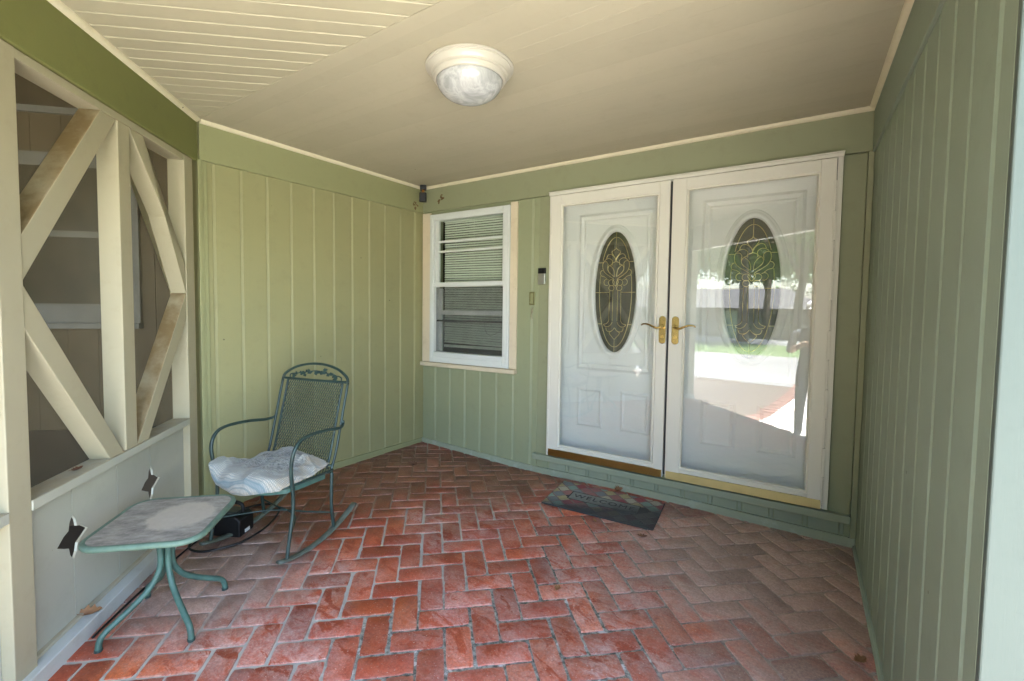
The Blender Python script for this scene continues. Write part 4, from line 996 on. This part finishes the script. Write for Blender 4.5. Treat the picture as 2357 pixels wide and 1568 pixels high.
# ================================================================== BLACK BOX AND CABLE
bx = thing('black_box', (.36, -1.95, 0), 'small black plastic power box on the bricks behind the side table', 'box')
BR = Matrix.Translation((.365, -1.935, 0)) @ Matrix.Rotation(math.radians(28), 4, 'Z')
bb = MB().prism([(-.085, 0), (.085, 0), (.085, .096), (.055, .118), (-.055, .118), (-.085, .096)], lambda a, b_, d: BR @ Vector((a, d, b_)), -.062, .062).build('case', m_black, bx, bevel=.007)
MB().box(-.05, .05, -.04, .04, .1185, .134).map(lambda p: BR @ p).build('lid', plain('worn_black_plastic', (.03, .035, .035), .3, 0, .4, 30, .2), bx, bevel=.005)
MB().tube(smooth_path([BR @ Vector(p) for p in ((-.06, 0, .12), (-.055, 0, .165), (0, 0, .178), (.055, 0, .165), (.06, 0, .12))], 6), .010, 8).build('handle', m_black, bx, smooth=True)
MB().box(.0855, .0885, -.02, .02, .012, .030).map(lambda p: BR @ p).build('sticker', plain('white_sticker', (.6, .6, .58), .5), bx)
cd_ = MB().tube(smooth_path([(.30, -1.90, .05), (.24, -1.96, .012), (.27, -2.06, .007), (.30, -2.12, .007), (.37, -2.165, .007), (.46, -2.14, .007), (.51, -2.06, .007), (.53, -1.95, .007), (.475, -1.80, .007), (.38, -1.68, .007), (.28, -1.62, .007), (.17, -1.66, .007), (.12, -1.80, .007), (.10, -1.87, .007)], 8), .0062, 8).build('power_cable', m_black, None, smooth=True)
tag(cd_, 'black cable looping over the bricks from the black box', 'cable')
c2 = MB().tube(smooth_path([(.27, -1.98, .02), (.30, -2.07, .008), (.40, -2.22, .007), (.50, -2.33, .007), (.62, -2.48, .007), (.78, -2.66, .007)], 8), .005, 8).build('power_cable', m_black, None, smooth=True)
tag(c2, 'thin black cable running beside the screen sill under the table', 'cable')

# ================================================================== DOORMAT
MATC = Vector((1.994, -.307, 0)); MA = math.radians(4.6); MX = Matrix.Translation(MATC + Vector((0, 0, floor_z(1.99, -.3) + .004))) @ Matrix.Rotation(MA, 4, 'Z')
dm = thing('doormat', tuple(MATC), 'worn rubber doormat with coloured tile pattern reading WELCOME', 'doormat')
mw, mh = .368, .212
def mm(name, cols, rough=.8):
    m = N(name); tc = m.n('NewGeometry'); mp = m.n('Mapping'); mp.vector_type = 'TEXTURE'; m.l(tc.outputs['Position'], mp.inputs[0])
    mp.inputs['Location'].default_value = tuple(MATC); mp.inputs['Rotation'].default_value = (0, 0, MA)
    sx = m.n('SeparateXYZ'); m.l(mp.outputs[0], sx.inputs[0])
    # black foot wear has rubbed the print off towards the near right half
    wv = m.math('SUBTRACT', m.math('MULTIPLY', sx.outputs[0], .75), m.math('MULTIPLY', sx.outputs[1], 1.9)); wv = m.math('ADD', wv, m.math('MULTIPLY_ADD', m.noise(m.pos(), 14, 5), .22)); m.t.nodes[-2].inputs[2].default_value = -.11
    wear = m.ramp(wv, [(-.14, 0.0), (.10, .93)])
    # ramp clamps below zero, so shift
    m.t.nodes.remove(wear.node); sh = m.math('ADD', wv, .40); wear = m.ramp(sh, [(.30, .02), (.62, .92)])
    pr_ = m.mix(m.noise(m.pos(), 60, 4), cols, tuple(k * .7 for k in cols))
    m.base(m.mix(wear, pr_, (.036, .040, .042))); m.set(Roughness=rough); m.bump(m.noise(m.pos(), 150, 4), .5, .001); return m.m
m_matb = mm('mat_base_rubber', (.05, .045, .045)); 
tilecols = [('mat_teal', (.26, .38, .32)), ('mat_yellow', (.46, .40, .22)), ('mat_red', (.34, .09, .10)), ('mat_cream', (.48, .45, .34)), ('mat_grey', (.22, .25, .26)), ('mat_pink', (.36, .17, .16))]
tm = [mm(n_, c) for n_, c in tilecols]; m_matp = mm('mat_plaque', (.25, .27, .245)); m_matl = mm('mat_letter', (.035, .035, .035)); m_mline = mm('mat_outline', (.25, .18, .16))
MB().prism(rsq(1, .04, 3), lambda a, b_, d: MX @ Vector((a * mw, b_ * mh, d)), 0, .006).build('pad', m_matb, dm, bevel=.001)
def quatre(cx_, cy_, a, b_):
    base = [(0, 1), (.12, .80), (.34, .72), (.46, .52), (.62, .30), (.80, .14), (1, 0)]
    q = base + [(x_, -y_) for x_, y_ in base[::-1][1:]] + [(-x_, -y_) for x_, y_ in base[1:]] + [(-x_, y_) for x_, y_ in base[::-1][1:-1]]
    return [(cx_ + x_ * a, cy_ + y_ * b_) for x_, y_ in q][::-1]
tw, th_ = .105, .098; RECT = [(-mw + .004, -mh + .004), (mw - .004, -mh + .004), (mw - .004, mh - .004), (-mw + .004, mh - .004)]
PLQ = (-.232, .232, -.058, .060); seq = [0, 1, 2, 0, 5, 4, 3, 2, 3, 1, 4, 0]
row = 0; yy = mh + .01; idx = 0
while yy > -mh - .06:
    xx = -mw + (tw / 2 if row % 2 else 0)
    while xx < mw + tw / 2:
        for s_, mt_, z0, z1 in ((.50, m_mline, .006, .0072), (.42, tm[(seq[idx % 12] + row) % 6], .0072, .0084)):
            pc = clip_poly(quatre(xx, yy, tw * s_ * 1.02, th_ * s_ * 1.02), RECT)
            if len(pc) > 2 and not (PLQ[0] - .03 < xx < PLQ[1] + .03 and PLQ[2] - .012 < yy < PLQ[3] + .012):
                pc = [(min(max(a, -mw), mw), b_) for a, b_ in pc]
                MB().prism(pc, lambda a, b_, d: MX @ Vector((a, b_, d)), z0, z1).build('tile' if z1 > .008 else 'tile_outline', mt_, dm)
        xx += tw; idx += 1
    yy -= th_ / 2; row += 1
MB().prism([(PLQ[0], PLQ[2]), (PLQ[1], PLQ[2]), (PLQ[1], PLQ[3]), (PLQ[0], PLQ[3])], lambda a, b_, d: MX @ Vector((a, b_, d)), .0064, .0090).build('plaque', m_matp, dm)
rect_ring(MB(), PLQ[0] - .008, PLQ[1] + .008, PLQ[2] - .008, PLQ[3] + .008, .010, 0, -.0035).map(lambda p: MX @ Vector((p.x, p.z, .0075 - p.y))).build('plaque_rim', m_matl, dm)
tcv = bpy.data.curves.new('welcome', 'FONT'); tcv.body = 'WELCOME'; tcv.size = .078; tcv.align_x = 'CENTER'; tcv.align_y = 'CENTER'; tcv.extrude = .0012; tcv.space_character = 1.18; tcv.resolution_u = 3
tob = bpy.data.objects.new('tmp_text', tcv); COL.objects.link(tob); bpy.context.view_layer.update()
tme = bpy.data.meshes.new_from_object(tob.evaluated_get(bpy.context.evaluated_depsgraph_get())); bpy.data.objects.remove(tob)
lt = bpy.data.objects.new('lettering', tme); COL.objects.link(lt); tme.materials.clear(); tme.materials.append(m_matl)
for v in tme.vertices: v.co = MX @ Vector((v.co.x * 1.0, v.co.y * .95, v.co.z + .0092))
attach(lt, dm)

# ================================================================== FALLEN LEAVES
def oak_leaf(x, y, z, size, ang, curl, mat, lab, narrow=1.0):
    n = 9; m = MB(); out = []
    for i in range(n):
        t = i / (n - 1); wv = (math.sin(PI * min(1, t * 1.05)) ** .7) * (.30 + .12 * (1 if i % 2 else -.55)) * narrow
        if i in (0, n - 1): wv = .02
        out.append((t - .5, wv))
    vv = []
    for t, wv in out:
        zc = curl * (t * t) * 1.6 + .06
        vv += [(t, -wv, zc + curl * abs(wv) * 1.5), (t, 0, zc - .02), (t, wv, zc + curl * abs(wv) * 1.9)]
    Mx = Matrix.Translation((x, y, z)) @ Matrix.Rotation(ang, 4, 'Z') @ Matrix.Rotation(.12, 4, 'X') @ Matrix.Scale(size, 4)
    m.add([Mx @ Vector(p) for p in vv], [(3 * i + k, 3 * i + k + 1, 3 * i + k + 4, 3 * i + k + 3) for i in range(n - 1) for k in (0, 1)])
    m.tube([Mx @ Vector(p) for p in ((-.5, 0, .06 + curl * .4), (-.62, .02, .09 + curl * .4), (-.74, .05, .12 + curl * .3))], .006 * size * 2, 5)
    o_ = m.build('oak_leaf', mat, None); o_.modifiers.new('s', 'SOLIDIFY').thickness = .0008
    zmin = min((o_.matrix_basis @ v.co).z for v in o_.data.vertices); 
    for v in o_.data.vertices: v.co.z += z - zmin + .0006
    return tag(o_, lab, 'leaf', 'dry leaves blown onto the porch')
oak_leaf(2.013, -.055, floor_z(2, -.05) + .012, .070, 1.0, .5, m_oak, 'curled tan leaf at the back edge of the doormat')
oak_leaf(2.043, -.577, floor_z(2.04, -.577), .046, 2.4, .5, m_oak, 'tiny pale curled leaf just in front of the doormat', .6)
oak_leaf(2.345, -.592, floor_z(2.34, -.59), .058, .4, .35, m_oak2, 'dark brown folded leaf off the near right corner of the doormat', .7)
oak_leaf(2.159, -1.315, 0, .042, 1.6, .6, m_oak, 'small orange leaf scrap in the middle of the brick floor')
oak_leaf(*bpt(.99, -.004, 0)[:2], .0605, .085, 1.0, .45, m_oak, 'large curled brown leaf on the white bottom plate of the screen', .8)
oak_leaf(*bpt(.96, -.05, 0)[:2], SB + .001, .05, 2.2, .3, m_oak2, 'brown leaf lying on the screen sill rail', .7)
oak_leaf(.415, -.535, floor_z(.4, -.5), .075, .5, .6, m_oak2, 'dark curled leaf on the bricks near the back corner', .8)
oak_leaf(3.305, -1.03, 0, .06, .9, .5, m_oak, 'tan leaf against the foot of the right wall', .8)

# ================================================================== BEYOND THE PORCH (seen in the door glass)
nh = thing('neighbour_house', (-3, -36, gz(0, -36)), 'low house with pale roof across the road, seen in the door reflection', 'house')
hz = gz(0, -36)
m_hw = plain('house_brick_wall', (.12, .10, .09), .9, 0, .2, 3, .3); m_hr = plain('pale_shingle_roof', (.06, .06, .063), .8, 0, .1, 2, .3)
MB().box(-14, 4, -42, -36, hz, hz + 2.45).build('wall', m_hw, nh)
MB().add([(-14.6, -35.3, hz + 2.3), (4.6, -35.3, hz + 2.3), (4.6, -42.7, hz + 2.3), (-14.6, -42.7, hz + 2.3), (-11.5, -39, hz + 3.9), (2.2, -39, hz + 3.9)],
         [(0, 1, 5, 4), (2, 3, 4, 5), (1, 2, 5), (3, 0, 4), (0, 3, 2, 1)]).build('roof', m_hr, nh)
for x0 in (-11.5, -8.0, -5.2, .8):
    wv = MB().box(x0, x0 + 1.5, -35.99, -35.94, hz + .9, hz + 2.0).build('window', m_wingw, nh)
    MB().box(x0 + .1, x0 + 1.4, -35.938, -35.92, hz + 1.0, hz + 1.9).build('pane', m_dark, wv)
MB().box(-2.2, -1.2, -35.99, -35.94, hz, hz + 2.1).build('door', m_creamw, nh)
def tree(x, y, h, crown_r, crown_z, seed, lab, nleaf=5200):
    rr = random.Random(seed); z0 = gz(x, y); t = thing('shade_tree', (x, y, z0), lab, 'tree', 'trees across the lawn')
    tk = MB(); tk.tube(smooth_path([(x, y, z0 - .1), (x + rr.uniform(-.1, .1), y, z0 + h * .2), (x + rr.uniform(-.2, .2), y, z0 + h * .45), (x, y, z0 + h * .8)], 4), [.26 - .016 * i for i in range(13)], 8)
    cl = []
    for k in range(14):
        a = rr.uniform(0, 2 * PI); el = rr.uniform(-.2, 1.1); d = crown_r * rr.uniform(.45, .9)
        c = Vector((x + math.cos(a) * math.cos(el) * d, y + math.sin(a) * math.cos(el) * d, z0 + crown_z + math.sin(el) * d * .9)); cl.append((c, crown_r * rr.uniform(.28, .5)))
        tk.tube(smooth_path([(x, y, z0 + h * rr.uniform(.3, .6)), ((x + c.x) / 2, (y + c.y) / 2, (z0 + h * .5 + c.z) / 2 + .2), tuple(c)], 3), [.10, .09, .08, .065, .05, .04, .025][:7], 5)
    tk.build('trunk', m_bark, t)
    cm_ = MB()
    for k in range(nleaf):
        c, r = rr.choice(cl); d = Vector((rr.gauss(0, 1), rr.gauss(0, 1), rr.gauss(0, .8))).normalized() * r * rr.uniform(.35, 1.05) ** .6
        p = c + d; a = Vector((rr.gauss(0, 1), rr.gauss(0, 1), rr.gauss(0, .5))).normalized(); b_ = a.orthogonal().normalized(); s_ = rr.uniform(.09, .2)
        cm_.add([p - a * s_, p + b_ * s_ * .6, p + a * s_, p - b_ * s_ * .6], [(0, 1, 2, 3)])
    cm_.build('crown', m_fol, t)
tree(-1.4, -17.5, 8.5, 3.6, 6.0, 3, 'broad shade tree nearest the road, hanging over the reflection in the right door')
tree(2.9, -24.0, 9.0, 3.8, 5.6, 8, 'leafy tree right of the pale-roofed house')
tree(-6.5, -27.0, 10.0, 4.4, 5.4, 11, 'wide tree in front of the left end of the pale-roofed house')
tree(6.5, -31.0, 10.0, 4.6, 5.0, 21, 'tall tree at the far right of the lawn')
tree(-2.0, -47.0, 13.0, 6.0, 7.0, 31, 'large tree rising behind the pale roof')
tree(5.5, -50.0, 13.0, 6.5, 6.8, 41, 'large tree behind and right of the pale-roofed house')
tree(-11.0, -49.0, 13.0, 6.5, 6.8, 51, 'large tree behind and left of the pale-roofed house')

tree(-3.6, -30.0, 9.5, 4.4, 5.2, 61, 'bushy tree just left of the pale-roofed house door')
tree(1.2, -29.0, 9.0, 3.8, 5.0, 71, 'dense tree standing in front of the pale-roofed house')
tree(.8, -20.0, 9.5, 3.6, 7.2, 81, 'high-crowned tree beside the road in the door reflection')

# ------------------------------------------------------------------ the photographer
PX, PY = 3.20, -3.66
def skin(name, joints, edges, root, sub=2):
    me = bpy.data.meshes.new(name); me.from_pydata([j[:3] for j in joints], edges, []); o_ = bpy.data.objects.new(name, me); COL.objects.link(o_)
    sk = o_.modifiers.new('skin', 'SKIN'); sk.use_smooth_shade = True
    for i, j in enumerate(joints):
        rr = j[3] if isinstance(j[3], tuple) else (j[3], j[3]); me.skin_vertices[0].data[i].radius = rr; me.skin_vertices[0].data[i].use_root = (i == root)
    ss = o_.modifiers.new('sub', 'SUBSURF'); ss.levels = sub; ss.render_levels = sub
    bpy.context.view_layer.update()
    m2 = bpy.data.meshes.new_from_object(o_.evaluated_get(bpy.context.evaluated_depsgraph_get())); bpy.data.objects.remove(o_); return m2
J = [(0, 0, .93, (.15, .10)), (0, .01, 1.08, (.145, .10)), (0, .0, 1.26, (.165, .11)), (0, -.01, 1.40, (.10, .08)), (0, .01, 1.475, (.046, .048)), (0, .035, 1.555, (.078, .088)), (0, .035, 1.64, (.092, .108)), (0, .03, 1.71, (.07, .085)),   # 0-7 trunk, neck, head
     (-.10, 0, .86, (.09, .09)), (-.12, .02, .48, (.062, .062)), (-.13, -.03, .09, (.042, .045)), (-.14, .03, .035, (.045, .03)), (-.15, .12, .03, (.042, .025)),
     (.10, 0, .86, (.09, .09)), (.12, .03, .48, (.062, .062)), (.12, 0, .09, (.042, .045)), (.125, .06, .035, (.045, .03)), (.13, .15, .03, (.042, .025)),
     (-.19, -.01, 1.37, (.062, .062)), (-.26, .02, 1.12, (.045, .045)), (-.16, .24, 1.20, (.034, .034)), (-.11, .32, 1.25, (.030, .022)),
     (.19, -.01, 1.37, (.062, .062)), (.27, .02, 1.12, (.045, .045)), (.14, .24, 1.20, (.034, .034)), (.08, .32, 1.25, (.030, .022))]
E_ = [(0, 1), (1, 2), (2, 3), (3, 4), (4, 5), (5, 6), (6, 7), (0, 8), (8, 9), (9, 10), (10, 11), (11, 12), (0, 13), (13, 14), (14, 15), (15, 16), (16, 17), (2, 18), (18, 19), (19, 20), (20, 21), (2, 22), (22, 23), (23, 24), (24, 25)]
for base, side in ((21, -1), (25, 1)):             # five fingers on each hand, curled round the camera
    hx_, hy_, hz_ = J[base][:3]
    for q in range(4):
        k = len(J); dz = .024 - q * .016
        J += [(hx_ - side * .012, hy_ + .040, hz_ + dz, (.0095, .0095)), (hx_ - side * .030, hy_ + .066, hz_ + dz - .004, (.0088, .0088)), (hx_ - side * .056, hy_ + .066 - .004 * q, hz_ + dz - .006, (.0078, .0078))]
        E_ += [(base, k), (k, k + 1), (k + 1, k + 2)]
    k = len(J); J += [(hx_ - side * .028, hy_ + .010, hz_ + .022, (.011, .011)), (hx_ - side * .050, hy_ + .028, hz_ + .028, (.0095, .0095))]; E_ += [(base, k), (k, k + 1)]
me = skin('person_body', J, E_, 0)
pe = thing('person', (PX, PY, GZ), 'person in white cap and dark clothes taking the photo, reflected in the right door', 'person')
m_skin = plain('skin', (.42, .26, .18), .5, 0, .05, 8, .05); m_shirt = plain('charcoal_shirt', (.06, .065, .075), .9, 0, .15, 12, .3); m_trous = plain('dark_trousers', (.045, .05, .06), .9, 0, .15, 12, .3); m_shoe = plain('dark_shoes', (.03, .028, .026), .6)
for m in (m_skin, m_shirt, m_trous, m_shoe): me.materials.append(m)
for p in me.polygons:
    c = p.center; p.use_smooth = True
    p.material_index = 3 if c.z < .085 else 2 if c.z < .95 and abs(c.x) < .3 and c.y < .2 else 0 if (c.z > 1.435 and abs(c.x) < .12) or c.y > .10 and 1.1 < c.z < 1.33 else 1
pb = bpy.data.objects.new('body', me); COL.objects.link(pb); pb.matrix_basis = Matrix.Translation((PX, PY, GZ)); pb.parent = pe; pb.matrix_parent_inverse = pe.matrix_basis.inverted()
PT = lambda v: Vector((PX, PY, GZ)) + Vector(v)
MB().lathe([(.104, 0), (.108, .03), (.098, .07), (.066, .10), (.010, .112)], 24).map(lambda p: PT((p.x * .92, p.y * 1.12 + .03, p.z + 1.665))).build('cap', plain('white_cap_cloth', (.75, .75, .74), .8), pe, smooth=True)
MB().prism([(.075 * math.cos(t * PI / 10), .075 * math.sin(t * PI / 10)) for t in range(11)], lambda a, b_, d: PT((a, .12 + b_, 1.668 + d - b_ * .15)), 0, .006).build('cap_brim', MATS['white_cap_cloth'], pe)
MB().lathe([(.004, -.012), (.011, -.004), (.010, .006), (.004, .014)], 10).map(lambda p: PT((p.x, .118 + p.y, p.z + 1.585))).build('nose', m_skin, pe, smooth=True)
for s_ in (-1, 1):
    MB().lathe([(.002, -.009), (.009, 0), (.002, .009)], 10).map(lambda p: PT((p.x + s_ * .03, .112 + p.y * .6, p.z + 1.615))).build('eye', m_dark, pe, smooth=True)
    MB().lathe([(.004, -.03), (.012, -.012), (.015, .012), (.006, .03)], 10).map(lambda p: PT((p.x * .5 + s_ * .08, .035 + p.y, p.z + 1.60))).build('ear', m_skin, pe, smooth=True)
MB().tube([PT((-.022, .115, 1.545)), PT((0, .120, 1.543)), PT((.022, .115, 1.545))], .005, 6).build('mouth', plain('lips', (.30, .12, .10), .5), pe)
pc = thing('photo_camera', tuple(PT((-.015, .345, 1.25))), 'black camera held in front of the person in the white cap', 'camera')
MB().box(-.062, .062, .330, .375, 1.205, 1.290).map(lambda p: PT(p + Vector((-.015, 0, 0)))).build('camera_body', m_black, pc, bevel=.008)
MB().tube([PT((-.015, .375, 1.245)), PT((-.015, .415, 1.245))], .034, 20).build('lens_barrel', m_black, pc)
